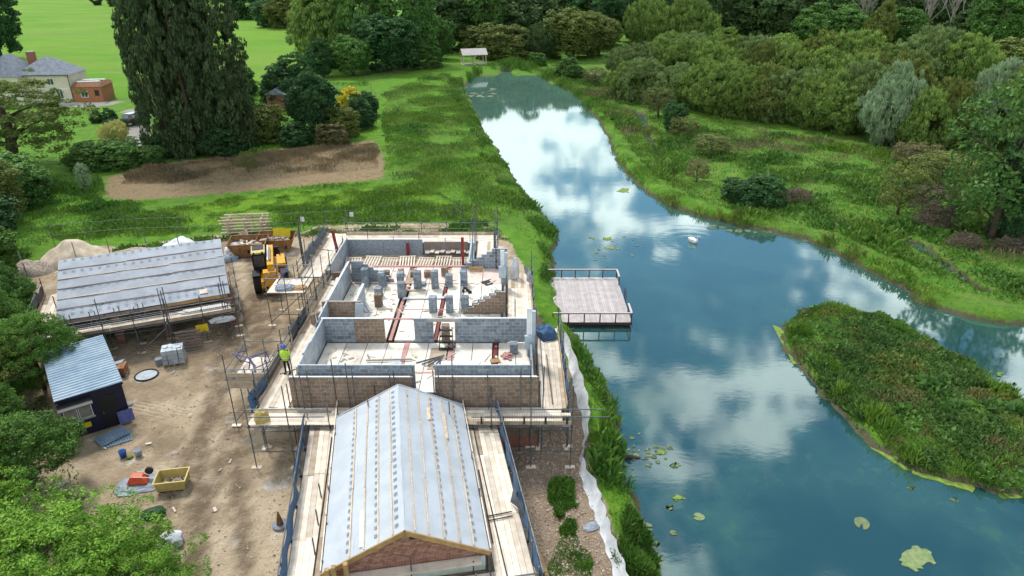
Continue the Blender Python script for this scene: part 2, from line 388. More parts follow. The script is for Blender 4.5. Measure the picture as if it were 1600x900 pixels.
gattr('sandy', sstep(.5, -.5, sdist(xf, yf, poly([(905, 690), (918, 705), (932, 760), (950, 805), (972, 850), (990, 880), (975, 905), (955, 850), (935, 800), (918, 750)], -.2))))
gattr('stony', sstep(2.5, -1, sdist(xf, yf, poly([(800, 640), (905, 600), (925, 700), (950, 830), (980, 940), (790, 940), (770, 690)]))))
gattr('rut', np.maximum.reduce([sstep(.55, .2, np.abs(ldist(xf, yf, [tuple(P(a, b_)[:2]) for a, b_ in L_]) - w_)) for L_, w_ in (([(345, 930), (340, 760), (352, 640), (372, 540), (392, 480), (422, 452)], .95), ([(250, 930), (290, 800), (330, 690), (380, 600), (415, 470)], .9), ([(372, 400), (380, 440), (384, 520), (360, 640)], .9))]))
wet = WATER_Z + .28 - zf; gattr('shore', sstep(-.25, .2, wet))
gattr('marsh', sstep(2, -4, sdist(xf, yf, EAST)))
gm = bpy.data.materials.new('ground'); gm.use_nodes = True; t = NT(gm.node_tree); b = t.n['Principled BSDF']
pos = t.add('ShaderNodeNewGeometry').outputs['Position']
at = lambda n: t.add('ShaderNodeAttribute', attribute_name=n).outputs['Fac']
nA, nB, nC, nD = t.noise(pos, .12, 5, .6), t.noise(pos, .9, 5, .62), t.noise(pos, 5, 5, .65), t.noise(pos, 22, 3, .6)
edge = lambda a, w=.6: t.ramp(t.math('ADD', a, t.math('MULTIPLY', t.math('SUBTRACT', nB, .5), w)), .4, .6)
grass = t.mix(t.ramp(nB, .34, .68), (.07, .2, .014), (.15, .29, .022))
grass = t.mix(t.ramp(nA, .4, .68, 0, .75), grass, (.11, .21, .035))
grass = t.mix(t.ramp(nC, .5, .72, 0, .6), grass, (.045, .12, .014))
marsh = t.mix(t.ramp(nB, .4, .65), (.07, .19, .016), (.16, .21, .05))
grass = t.mix(t.math('MULTIPLY', at('marsh'), .6), grass, marsh)
lawn = t.mix(t.ramp(nB, .35, .7), (.12, .27, .014), (.18, .3, .02))
grass = t.mix(t.math('MULTIPLY', edge(at('lawn'), 1.0), .85), grass, lawn)
fn = t.noise(t.mapping(pos, scale=(.03, .05, .05), rot=(0, 0, .5)), 1, 5, .6)
field = t.mix(t.ramp(fn, .35, .65), (.105, .25, .014), (.16, .29, .022))
field = t.mix(t.ramp(t.noise(t.mapping(pos, scale=(.03, .12, .1), rot=(0, 0, .15)), 1, 5, .55, 0.3), .56, .74, 0, .75), field, (.24, .26, .085))
field = t.mix(t.ramp(nB, .4, .7, 0, .3), field, (.07, .2, .01))
field = t.mix(t.ramp(t.noise(pos, .035, 5, .65, .5), .45, .65, 0, .55), field, (.17, .24, .045))
c = t.mix(edge(at('field'), .3), grass, field)
dry = t.mix(t.ramp(nC, .35, .65), (.33, .235, .12), (.2, .15, .095)); dry = t.mix(t.ramp(nB, .5, .7, 0, .7), dry, (.14, .12, .06))
c = t.mix(edge(at('dry'), .9), c, dry)
mud = t.mix(t.ramp(nB, .36, .64), (.46, .355, .23), (.33, .25, .16))
mud = t.mix(t.ramp(nA, .46, .56, 0, .85), mud, (.56, .45, .31))
mud = t.mix(t.ramp(t.noise(pos, .33, 5, .62, .4), .56, .68, 0, .6), mud, (.27, .2, .125))
mud = t.mix(t.ramp(t.noise(pos, .55, 4, .6), .60, .68, 0, .8), mud, (.66, .61, .53))
mud = t.mix(t.ramp(nC, .55, .7, 0, .5), mud, (.19, .145, .095))
mud = t.mix(t.ramp(t.noise(pos, .22, 6, .65, .6), .5, .64, 0, .7), mud, (.23, .17, .105))
wv = t.add('ShaderNodeTexWave', wave_type='BANDS', bands_direction='X'); wv.inputs['Scale'].default_value = .23; wv.inputs['Distortion'].default_value = 2.2; wv.inputs['Detail'].default_value = 3
t.link(t.mapping(pos, rot=(0, 0, .15)), wv.inputs[0])
mud = t.mix(t.ramp(wv.outputs['Fac'], .7, .97, 0, .25), mud, (.33, .25, .16))
mud = t.mix(t.math('MULTIPLY', at('rut'), t.ramp(nB, .3, .6, .4, .95)), mud, (.17, .125, .078))
vor = t.add('ShaderNodeTexVoronoi'); vor.inputs['Scale'].default_value = 6.5; t.link(pos, vor.inputs[0])
stones = t.mix(t.ramp(vor.outputs['Distance'], .1, .42), (.40, .29, .19), (.22, .15, .09))
stones = t.mix(t.math('MULTIPLY', vor.outputs['Color'], .3), stones, (.5, .45, .4))
mud = t.mix(t.math('MULTIPLY', edge(at('stony'), 1.0), .85), mud, stones)
c = t.mix(edge(at('mud'), .9), c, mud)
c = t.mix(edge(at('sandy'), .7), c, t.mix(t.ramp(nC, .35, .65), (.47, .37, .21), (.33, .25, .14)))
c = t.mix(edge(at('drive'), .5), c, t.mix(t.ramp(nC, .4, .6), (.26, .235, .21), (.36, .33, .29)))
c = t.mix(t.ramp(t.math('ADD', at('shore'), t.math('MULTIPLY', nC, .4)), .5, 1.0), c, t.mix(nC, (.07, .08, .035), (.13, .11, .07)))
t.link(c, b.inputs['Base Color']); b.inputs['Roughness'].default_value = .95; b.inputs['Specular IOR Level'].default_value = .15
tread = t.add('ShaderNodeTexWave', wave_type='BANDS', bands_direction='Y'); tread.inputs['Scale'].default_value = 1.1; tread.inputs['Distortion'].default_value = 1.0
t.link(t.mapping(pos, rot=(0, 0, .3)), tread.inputs[0])
trk = t.math('MULTIPLY', t.math('MULTIPLY', tread.outputs['Fac'], t.ramp(t.noise(pos, .2, 2), .54, .62)), at('mud'))
hgt = t.math('ADD', t.math('MULTIPLY', nB, 1.2), t.math('ADD', t.math('MULTIPLY', nC, .6), t.math('ADD', t.math('MULTIPLY', nD, .25), t.math('MULTIPLY', trk, .22))))
bp = t.add('ShaderNodeBump', i_Strength=1.0, i_Distance=.22); t.link(hgt, bp.inputs['Height']); t.link(bp.outputs[0], b.inputs['Normal'])
MATS['ground'] = gm
setting(obj('ground', me, 'ground'))

# ------------------------------------------------------------------ the water
SWAN = P(1083, 379, WATER_Z)
wm = bpy.data.materials.new('water'); wm.use_nodes = True; t = NT(wm.node_tree); t.n.remove(t.n['Principled BSDF'])
pos = t.add('ShaderNodeNewGeometry').outputs['Position']
nW = t.noise(pos, .16, 4, .6, .4); nX = t.noise(pos, 1.1, 4, .6)
deep = t.mix(t.ramp(nW, .4, .65), (.014, .055, .058), (.028, .085, .076))
sp = t.add('ShaderNodeSeparateXYZ'); t.link(pos, sp.inputs[0])
deep = t.mix(t.ramp(sp.outputs[1], 32, 110, 0, 1, False), deep, (.07, .14, .11))      # siltier towards the far inlet
deep = t.mix(t.ramp(t.math('MULTIPLY', nW, nX), .32, .42, 0, .5), deep, (.05, .12, .06))  # weed under the surface
df = t.add('ShaderNodeBsdfDiffuse'); t.link(deep, df.inputs[0])
gl = t.add('ShaderNodeBsdfGlossy', i_Roughness=.03)
lw = t.add('ShaderNodeFresnel'); lw.inputs[0].default_value = 1.62
rel = t.add('ShaderNodeVectorMath', operation='DISTANCE'); t.link(pos, rel.inputs[0]); rel.inputs[1].default_value = SWAN
ring = t.math('MULTIPLY', t.math('SINE', t.math('MULTIPLY', rel.outputs['Value'], 5.2)), t.math('POWER', 2.718, t.math('MULTIPLY', rel.outputs['Value'], -.22)))
rip = t.noise(t.mapping(pos, scale=(.7, 1.5, 1), rot=(0, 0, -.2)), 2.2, 5, .62)
rip2 = t.noise(t.mapping(pos, scale=(.25, .6, 1), rot=(0, 0, -.3)), .8, 2, .5)
hh = t.math('ADD', t.math('MULTIPLY', rip, .5), t.math('ADD', t.math('MULTIPLY', rip2, .8), t.math('MULTIPLY', ring, .24)))
bp = t.add('ShaderNodeBump', i_Strength=.055, i_Distance=.06); t.link(hh, bp.inputs['Height'])
for s_ in (df.inputs['Normal'], gl.inputs['Normal'], lw.inputs['Normal']): t.link(bp.outputs[0], s_)
gl.inputs[0].default_value = (.82, .95, .93, 1)
mx = t.add('ShaderNodeMixShader'); t.link(t.math('MINIMUM', t.math('MULTIPLY', lw.outputs[0], 2.0), .43), mx.inputs[0]); t.link(df.outputs[0], mx.inputs[1]); t.link(gl.outputs[0], mx.inputs[2])
t.link(mx.outputs[0], t.n['Material Output'].inputs[0]); MATS['water'] = wm
setting(sheet('water', 'water', None, lambda u, v: (-30 + 140 * u, 6 + 190 * v, WATER_Z), 14, 19))

# ------------------------------------------------------------------ block walls
BC = .225
def block_wall(parent, name, mat, mort, p0, p1, z0, n, thick=.1, gaps=(), span=None, bl=.45, piece='block', solo=None):
    """courses of blocks from p0 to p1; gaps = (s0, s1, first course, last course); span(c) -> (s0, s1); solo(c) says if a course is laid block by block"""
    p0, p1 = Vector((*p0, 0)), Vector((*p1, 0)); L = (p1 - p0).length; d = (p1 - p0).normalized(); rz = math.atan2(d.y, d.x)
    core = MB(); w = T0(name, parent, (p0.x, p0.y, 0), rz)
    for c in range(n):
        a, b_ = span(c) if span else (0, L); segs = [(a, b_)]
        for g in gaps:
            if g[2] <= c <= g[3]:
                segs = [x for s, e in segs for x in ((s, min(e, g[0])), (max(s, g[1]), e)) if x[1] - x[0] > .05]
        for s, e in segs:
            core.box(((s + e) / 2, 0, z0 + c * BC + BC / 2), (e - s - .012, thick - .016, BC + .001))
            k = s - (bl / 2 if c % 2 else 0)
            while k < e - .03:
                x0, x1 = max(k, s), min(k + bl, e); k += bl
                if x1 - x0 < .06: continue
                cc, dd = ((x0 + x1) / 2, 0, z0 + c * BC + BC / 2), (x1 - x0 - .02, thick, BC - .02)
                w['todo'].append((piece, mat, cc, dd, solo is None or solo(c)))
    todo = w['todo']; w = core.build(name, mort, parent, loc=(p0.x, p0.y, 0), rot=(0, 0, rz))
    rest = MB()
    for piece, mat, cc, dd, one in todo:
        dy = random.uniform(-.003, .003)
        if one: pc(piece, w, mat, (cc[0], cc[1] + dy, cc[2]), dd)
        else: rest.box((cc[0], cc[1] + dy, cc[2]), dd)
    if rest.f: stuff(rest.build('blockwork', mat, w))
    return w
def T0(name, parent, loc, rz): return {'todo': []}

# ------------------------------------------------------------------ the unfinished house
FL = 3.0                                     # upper floor level
house = T('unfinished_house', 'unfinished block-walled house, its upper floor open to the sky', 'house', (-5, 38, 0))
HL = Matrix.Translation((5, -38, 0))
class Sub:                                    # pieces given in place coordinates, parented to the house
    pass
def hp(p): return (p[0] + 5, p[1] - 38, p[2])
def h2(p): return (p[0] + 5, p[1] - 38)
# lower storey
low = MB()
def wallbox(b, x0, x1, y0, y1, z0, z1): b.box(((x0 + x1) / 2 + 5, (y0 + y1) / 2 - 38, (z0 + z1) / 2), (x1 - x0, y1 - y0, z1 - z0))
for a in ((-11.29, 1.34, 29.22, 29.5, .6, 2.54), (-11.29, -11.0, 29.5, 46, 0, 2.54), (1.05, 1.34, 29.5, 35.3, 0, 2.54), (-.7, -.42, 35.3, 46.2, 0, 2.54), (-13.8, -13.5, 46.2, 52.2, 0, 2.6), (-3.2, -2.92, 46.2, 52.2, 0, 2.6), (-13.5, -3.2, 51.9, 52.2, 0, 2.6), (-13.5, -11.29, 46, 46.25, 0, 2.6)): wallbox(low, *a)
low.build('lower_wall', 'block_brown', house)
bk = MB(); wallbox(bk, -11.32, 1.37, 29.19, 29.24, 0, .62); bk.build('brick_plinth', 'brick', house)
# front wall, outer leaf: brown blocks with a window gap
fw = block_wall(house, 'front_wall', 'block_brown', 'mortar', h2((-11.3, 29.22)), h2((1.35, 29.26)), 2.55, 8, .1, gaps=((6.28, 7.37, 4, 7),), piece='brown_block')
pc('sill', house, 'white_board', hp((-4.47, 29.3, 3.47)), (1.14, .34, .05))
pc('wall_top_tie', house, 'white_board', hp((-8.2, 29.24, 4.36)), (6.1, .11, .018)); pc('wall_top_tie', house, 'white_board', hp((-1.3, 29.27, 4.36)), (5.1, .11, .018))
# front wall, inner leaf: two courses show above the brown leaf
block_wall(house, 'inner_leaf', 'block_grey', 'mortar_grey', h2((-10.9, 29.66)), h2((-4.95, 29.66)), 3.0, 8, .1, piece='grey_block', solo=lambda c: c > 5)
block_wall(house, 'inner_leaf', 'block_grey', 'mortar_grey', h2((-3.95, 29.66)), h2((1.0, 29.66)), 3.0, 8, .1, piece='grey_block', solo=lambda c: c > 5)
# middle wall
my = 35.12
block_wall(house, 'middle_wall', 'block_grey', 'mortar_grey', h2((-11.0, my)), h2((-9.2, my)), FL, 7, .14, piece='grey_block')
block_wall(house, 'middle_wall', 'block_brown', 'mortar', h2((-9.19, my)), h2((-7.45, my)), FL, 7, .14, piece='brown_block')
block_wall(house, 'middle_wall', 'block_grey', 'mortar_grey', h2((-5.72, my)), h2((-4.6, my)), FL, 7, .14, piece='grey_block')
block_wall(house, 'middle_wall', 'block_grey', 'mortar_grey', h2((-3.35, my)), h2((.98, my + .03)), FL, 7, .14, piece='grey_block')
pc('wall_top_tie', house, 'white_board', hp((-9.3, my, 4.585)), (3.6, .13, .02)); pc('wall_top_tie', house, 'white_board', hp((-1.2, my + .02, 4.585)), (4.3, .13, .02))
pc('lintel', house, 'concrete', hp((-4.0, my, 4.47)), (1.9, .16, .2)); pc('steel_beam', house, 'pink_steel', hp((-6.55, my, 4.53)), (2.1, .09, .06))
# left wall: silver faced insulation boards between leaves, racked down to the front corner
for i, (y0, y1, zt) in enumerate(((29.75, 30.95, 4.6), (30.97, 32.15, 4.72), (32.17, 33.4, 4.62), (33.42, 34.98, 4.6))):
    pc('insulation_board', house, 'foil', hp((-11.0, (y0 + y1) / 2, (FL + zt) / 2)), (.09, y1 - y0, zt - FL))
pc('left_outer_leaf', house, 'block_brown', hp((-11.25, 32.1, 3.2)), (.1, 5.7, 1.3))
for y0, y1, zt in ((35.3, 36.3, 4.55), (36.32, 37.3, 4.6), (37.45, 39.4, 4.6), (39.42, 41.4, 4.6), (41.42, 43.5, 4.6)):
    pc('insulation_board', house, 'foil', hp((-11.3, (y0 + y1) / 2, (FL + zt) / 2)), (.09, y1 - y0, zt - FL))
pc('left_outer_leaf', house, 'block_grey', hp((-11.52, 39.4, 3.3)), (.1, 8.2, 1.5))
pc('wall_top_tie', house, 'white_board', hp((-11.3, 40.4, 4.62)), (.13, 6.0, .02))
block_wall(house, 'room_wall', 'block_brown', 'mortar', h2((-11.65, 37.36)), h2((-9.25, 37.36)), FL, 7, .14, piece='brown_block', solo=lambda c: c > 2)
pc('room_side_wall', house, 'foil', hp((-9.62, 38.75, 3.75)), (.12, 2.5, 1.5)); pc('wall_top_tie', house, 'white_board', hp((-9.62, 38.75, 4.52)), (.16, 2.5, .03))
pc('insulation_board', house, 'pale_blue_board', hp((-9.4, 37.22, 3.75)), (.5, .06, 1.5), ry=.12)
# stepped ends of half-laid walls
block_wall(house, 'stepped_wall', 'block_grey', 'mortar_grey', h2((-11.2, 43.6)), h2((-8.3, 43.6)), FL, 7, .12, span=lambda c: (0, 2.9 - .34 * c), piece='grey_block')
block_wall(house, 'stepped_wall', 'block_grey', 'mortar_grey', h2((-.35, 45.9)), h2((-3.9, 45.9)), FL, 7, .12, span=lambda c: (0, 3.4 - .38 * c), piece='grey_block', solo=lambda c: c > 2)
block_wall(house, 'stepped_wall', 'block_brown', 'mortar', h2((-.42, 38.7)), h2((-3.6, 38.7)), FL, 7, .12, span=lambda c: (0, 2.75 - .36 * c), piece='brown_block', solo=lambda c: c > 2)
for c in range(7): pc('grey_block', house, 'block_grey', hp((-.42 - 2.75 + .36 * c + .1, 38.82, FL + BC * (c + .5) + .06)), (.4, .14, .2))
# front right corner: white boxed column, and another at the right of the rear
for (x, y, h) in ((1.12, 33.6, 3.0), (-.5, 43.3, 2.5)):
    pc('cavity_panel', house, 'white_board', hp((x - .16, y, FL + h / 2)), (.28, .1, h)); pc('cavity_panel', house, 'pale_blue_board', hp((x + .1, y + .08, FL + h / 2 - .1)), (.2, .22, h - .2))
    pc('cavity_closer', house, 'pale_blue_board', hp((x - .16, y - .18, FL + .95)), (.5, .16, .85)); pc('column_foot', house, 'block_grey', hp((x - .06, y - .2, FL + .26)), (.34, .12, .52))
pc('right_leaf', house, 'block_grey', hp((1.06, 32.3, 3.5)), (.1, 5.2, .98)); pc('right_leaf', house, 'block_grey', hp((-.5, 40.5, 3.1)), (.1, 4, .2))
# floor panels with red steel between
fx = -10.85; k = 0
for x0, x1 in ((-10.9, -9.72), (-9.7, -8.5), (-8.48, -7.3), (-7.28, -6.3), (-6.02, -4.9), (-4.88, -3.72), (-3.3, -2.3), (-2.28, -1.15), (-.78, .2), (.22, 1.0)):
    pc('floor_panel', house, 'floor', hp(((x0 + x1) / 2, 32.35, FL - .06)), (x1 - x0 - .02, 5.25, .12), ry=random.uniform(-.003, .003))
for x0, x1 in ((-11.2, -9.9), (-9.88, -8.7), (-8.68, -7.5), (-7.0, -5.8), (-5.78, -4.7), (-4.42, -3.3), (-3.28, -2.1), (-2.08, -.72)):
    for y0, y1 in ((35.3, 39.3), (39.32, 43.2), (43.22, 46.1)):
        pc('floor_panel', house, 'floor_pink' if y0 > 43 and x0 > -9 else 'floor', hp(((x0 + x1) / 2, (y0 + y1) / 2, FL - .06)), (x1 - x0 - .02, y1 - y0 - .02, .12), ry=random.uniform(-.003, .003))
for a, b_, w, m in (((-6.16, 29.8), (-6.16, 35), .26, 'pink_steel'), ((-3.52, 31.9), (-3.52, 35), .24, 'pink_steel'), ((-6.2, 31.75), (-3.4, 31.75), .2, 'pink_steel'), ((-.96, 29.8), (-.96, 35), .2, 'red_steel'),
                    ((-7.24, 35.3), (-7.24, 43.4), .2, 'pink_steel'), ((-4.56, 35.3), (-4.56, 43.4), .16, 'red_steel'), ((-11.2, 43.21), (-2.6, 43.21), .1, 'red_steel'), ((-7.3, 39.3), (-3.3, 39.3), .12, 'pink_steel')):
    beam('floor_beam', house, m, hp((*a, FL - .02)), hp((*b_, FL - .02)), w, .06)
for a, b_ in (((-1.1, 29.8), (-1.1, 35)), ((-3.72, 31.9), (-3.72, 35)), ((-.82, 29.8), (-.82, 35))): beam('floor_slot', house, 'dark_void', hp((*a, FL - .01)), hp((*b_, FL - .01)), .07, .05)
pc('stair_opening', house, 'board_old', hp((-4.0, 33.2, FL - .005)), (1.4, 2.4, .02))
# pool room at the back, with a lower working deck
pc('pool_room_floor', house, 'board_old', hp((-8.35, 49.05, 1.55)), (10.2, 5.6, .08))
for i in range(7):
    r_ = MB()
    for j in range(6): r_.box((-.55 + j * .22, 0, 0), (.1, 2.0, .04))
    r_.box((0, -.95, .04), (1.3, .09, .05)).box((0, .95, .04), (1.3, .09, .05))
    r_.build('prop_frame', 'board', house, loc=hp((-12.6 + i * 1.42, 49.6 + (i % 2) * .3, 1.75)), rot=(.1, 0, random.uniform(-.1, .1)))
pc('inner_rear_wall', house, 'block_grey', hp((-10.4, 51.84, 2.2)), (6.2, .1, 1.5)); pc('inner_rear_wall', house, 'timber_grey', hp((-5.4, 51.84, 2.1)), (3.6, .1, 1.3))
for i in range(9): pc('stacked_board', house, 'board' if i % 3 else 'white_board', hp((-6.9 + .42 * i, 51.5, 2.0 + .08 * (i % 2))), (.34, .5, .1), random.uniform(-.3, .3))
pc('inner_side_wall', house, 'foil', hp((-13.42, 49.1, 2.3)), (.1, 5.5, 1.7)); pc('inner_side_wall', house, 'pale_blue_board', hp((-3.24, 49.1, 2.35)), (.12, 5.5, 1.6))
pc('wall_top_tie', house, 'white_board', hp((-8.3, 52.06, 2.63)), (10.6, .26, .05)); pc('wall_top_tie', house, 'foil', hp((-3.05, 49.1, 2.64)), (.26, 5.6, .06)); pc('wall_top_tie', house, 'foil', hp((-13.64, 49.1, 2.64)), (.26, 5.6, .06))
for a, b_ in (((-13.9, 50.7, 1.4), (-14.2, 50.7, 4.2)), ((-3.6, 46.2, 2.2), (-3.6, 46.2, 5.3)), ((-8.5, 51.6, 1.4), (-8.5, 51.6, 2.75))): beam('steel_column', house, 'red_steel', hp(a), hp(b_), .2, .2, (0, 1, 0))
beam('steel_beam', house, 'red_steel', hp((-3.6, 46.3, 3.06)), hp((-2.3, 46.3, 3.06)), .2, .24); beam('steel_beam', house, 'pink_steel', hp((-10.7, 46.2, 3.0)), hp((-3.2, 46.2, 3.0)), .2, .14)
pc('stair_trimmer', house, 'timber', hp((-2.6, 45.4, 3.2)), (1.0, .12, .25))

# things lying on the upper floor
def block_stack(label, x, y, n, mat, w=.45, two=False):
    s = T('block_stack', label, 'block stack', (x, y, FL), random.uniform(-.15, .15), 'block stacks on the open floor')
    for c in range(n):
        for q in (-1, 1): pc('block', s, mat, ((.115 * q) if c % 2 else random.uniform(-.015, .015), random.uniform(-.01, .01) if c % 2 else .115 * q, .11 + .22 * c), (.215, w, .215) if c % 2 else (w, .215, .215))
    return s
BSTK = [(572, 447, 6, 'grey', 'beside the stepped left wall'), (598, 447, 5, 'grey', 'second from the stepped left wall in the back row'), (627, 453, 6, 'grey', 'third in the back row'), (653, 451, 6, 'grey', 'fourth in the back row'), (680, 450, 6, 'grey', 'fifth in the back row'),
        (702, 447, 4, 'grey', 'sixth in the back row, shorter than its neighbours'), (725, 445, 5, 'grey', 'against the red steel column'), (592, 463, 3, 'grey', 'low one before the left of the back row'), (628, 464, 5, 'grey', 'standing forward in the middle of the back row'),
        (677, 487, 5, 'grey', 'left of three behind the middle wall'), (703, 487, 5, 'grey', 'middle of three behind the middle wall'), (727, 487, 5, 'grey', 'right of three behind the middle wall'), (660, 446, 1, 'grey', 'single low pair between taller stacks'), (803, 551, 3, 'grey', 'alone at the right of the front room'),
        (592, 478, 4, 'brown', 'behind the left part of the middle wall'), (604, 432, 2, 'brown', 'leftmost on the pink floor'), (627, 430, 2, 'brown', 'second on the pink floor'), (647, 432, 2, 'brown', 'third on the pink floor'), (668, 432, 2, 'brown', 'fourth on the pink floor'), (695, 430, 3, 'brown', 'rightmost on the pink floor'), (697, 533, 5, 'brown', 'inside the doorway of the middle wall')]
for px, py, n, m, l in BSTK:
    p = P(px, py, FL); block_stack(f'stack of {m} concrete blocks, {l}', p.x, p.y, n, 'block_' + m)
def plank_thing(name, label, cat, mat, a, b_, w, h, group=None):
    a, b_ = Vector(a), Vector(b_); d = b_ - a
    o = obj(name, unit('box', mat), mat, None, (a + b_) / 2, (0, -math.asin(d.z / d.length), math.atan2(d.y, d.x)), (d.length, w, h)); return tag(o, label, cat, group)
def FP(px, py, dz=0.0): return P(px, py, FL + dz)
plank_thing('white_plank', 'white plank across the floor behind the middle wall', 'plank', 'white_board', FP(630, 466, .08), FP(694, 465, .08), .22, .06)
plank_thing('white_plank', 'left of two white planks leaning in the room corner', 'plank', 'white_board', FP(560, 465, .5), FP(573, 488, .04), .16, .05)
plank_thing('white_plank', 'right of two white planks leaning in the room corner', 'plank', 'white_board', FP(566, 465, .5), FP(580, 488, .04), .16, .05)
plank_thing('upright_plank', 'tall white board standing beside three grey stacks', 'plank', 'white_board', FP(716, 490, 0) + Vector((0, 0, .02)), FP(719, 440, 0) + Vector((0, 0, .5)), .1, .3)
for i in range(5):
    a, b_ = FP(650 + i * 9, 567 + i * 2.2, .04 + .02 * i), FP(694 - i * 1.5, 555 + i * 1.5, .04 + .02 * i)
    o = pole('steel_tube', None, 'tube', a, b_, .035); tag(o, 'grey steel tube in the loose bundle on the front room floor', 'tube', 'bundle of loose steel tubes')
for i in range(5): plank_thing('white_plank', 'long white board in the stack behind the front window gap', 'plank', 'white_board', FP(676 + i * 2, 566 + i * 1.7, .03 + .004 * i), FP(751 - i, 564.5 + i * 2, .03 + .004 * i), .14, .04, 'stack of white boards')
plank_thing('foil_board', 'silver foil board lying on the front room floor', 'board', 'foil', FP(607, 570, .05), FP(627, 569, .05), .55, .03)
plank_thing('long_plank', 'grey plank lying across the front room beside foil board', 'plank', 'concrete', FP(572, 563, .12), FP(643, 561, .12), .08, .1)
plank_thing('timber_offcut', 'tan timber offcut on the floor at right', 'offcut', 'timber', FP(766, 565, .04), FP(781, 563, .04), .4, .06)
plank_thing('long_batten', 'tan battens lying on the floor behind the stacks', 'batten', 'batten', FP(620, 454, .05), FP(665, 453, .05), .2, .07)
ts = MB()
for i in range(24): a = random.uniform(0, 6.28); r0 = random.uniform(0, .35); ts.box((r0 * math.cos(a), r0 * math.sin(a), .05 + random.uniform(0, .12)), (random.uniform(.1, .4), random.uniform(.05, .2), .05), random.uniform(0, 3), random.uniform(-.4, .4), tint=random.choice((0, 1)))
tag(ts.build('scrap_heap', 'pink_steel', None, loc=FP(793, 557)), 'small heap of pink and pale scrap near the right corner', 'scrap')
q = [FP(751, 440.5, .03), FP(760, 446.5, .03), FP(771, 443.5, .03), FP(763, 437, .03)]; tm = MB(); tm.prism([(p.x, p.y) for p in q], FL + .004, FL + .03); tm.v = [(x, y, z + .05 * math.sin(x * 9 + y * 5) * (z > FL + .01)) for x, y, z in tm.v]
tag(tm.build('black_tarp', 'black_plastic'), 'black diamond-shaped tarpaulin flat on the cream floor', 'tarp')
for i, (dx, dy, dz) in enumerate(((0, 0, 0), (.3, .1, 0), (.12, .15, .12), (.45, -.2, 0))):
    b_ = MB().tube([(0, -.12, .09), (0, .12, .09)], .09, 10); p = FP(724, 456); tag(b_.build('cable_reel', 'black_plastic', None, loc=(p.x + dx, p.y + dy, FL + dz), rot=(0, 0, .7 * i)), 'small black drum in the cluster beside the white board', 'drum', 'black drums by the white board')
def debris(name, label, boxes, n, z, seed, mat='board'):
    r = random.Random(seed); b = MB()
    for _ in range(n):
        x0, x1, y0, y1 = r.choice(boxes); l = r.uniform(.08, .45) * r.choice((1, 1, 2)); w = r.uniform(.04, .14)
        b.box((r.uniform(x0, x1), r.uniform(y0, y1), z + .02), (l, w, .035), r.uniform(0, 3.14), tint=r.random())
    o = stuff(b.build(name, mat)); o['label'] = label; o['category'] = 'debris'
M('offcut', (.36, .3, .24), (.2, .19, .18), 4, .9, rnd=0, tint=(.7, .62, .5))
debris('floor_debris', 'offcuts and block chips strewn over the open upper floor', ((-10.6, .6, 30.2, 34.8), (-10.9, -1, 35.6, 42.8), (-10.9, -1, 38, 46)), 200, FL, 5, 'offcut')
debris('yard_debris', 'timber offcuts and scraps littering the yard', ((-27, -14, 24, 40), (-24, -15, 38, 52), (-22, -13, 20, 30)), 26, .02, 6, 'offcut')
# step ladder in the doorway
sl = T('step_ladder', 'black runged step ladder standing in the middle wall doorway', 'ladder', FP(697, 548), 0)
for s_ in (-1, 1): beam('rail', sl, 'fitting', (s_ * .4, 0, 0), (s_ * .34, .6, 1.2), .05, .04)
for k in range(4): pc('tread', sl, 'black_plastic', (0, .06 + .16 * k, .1 + .32 * k), (.72, .16, .05))

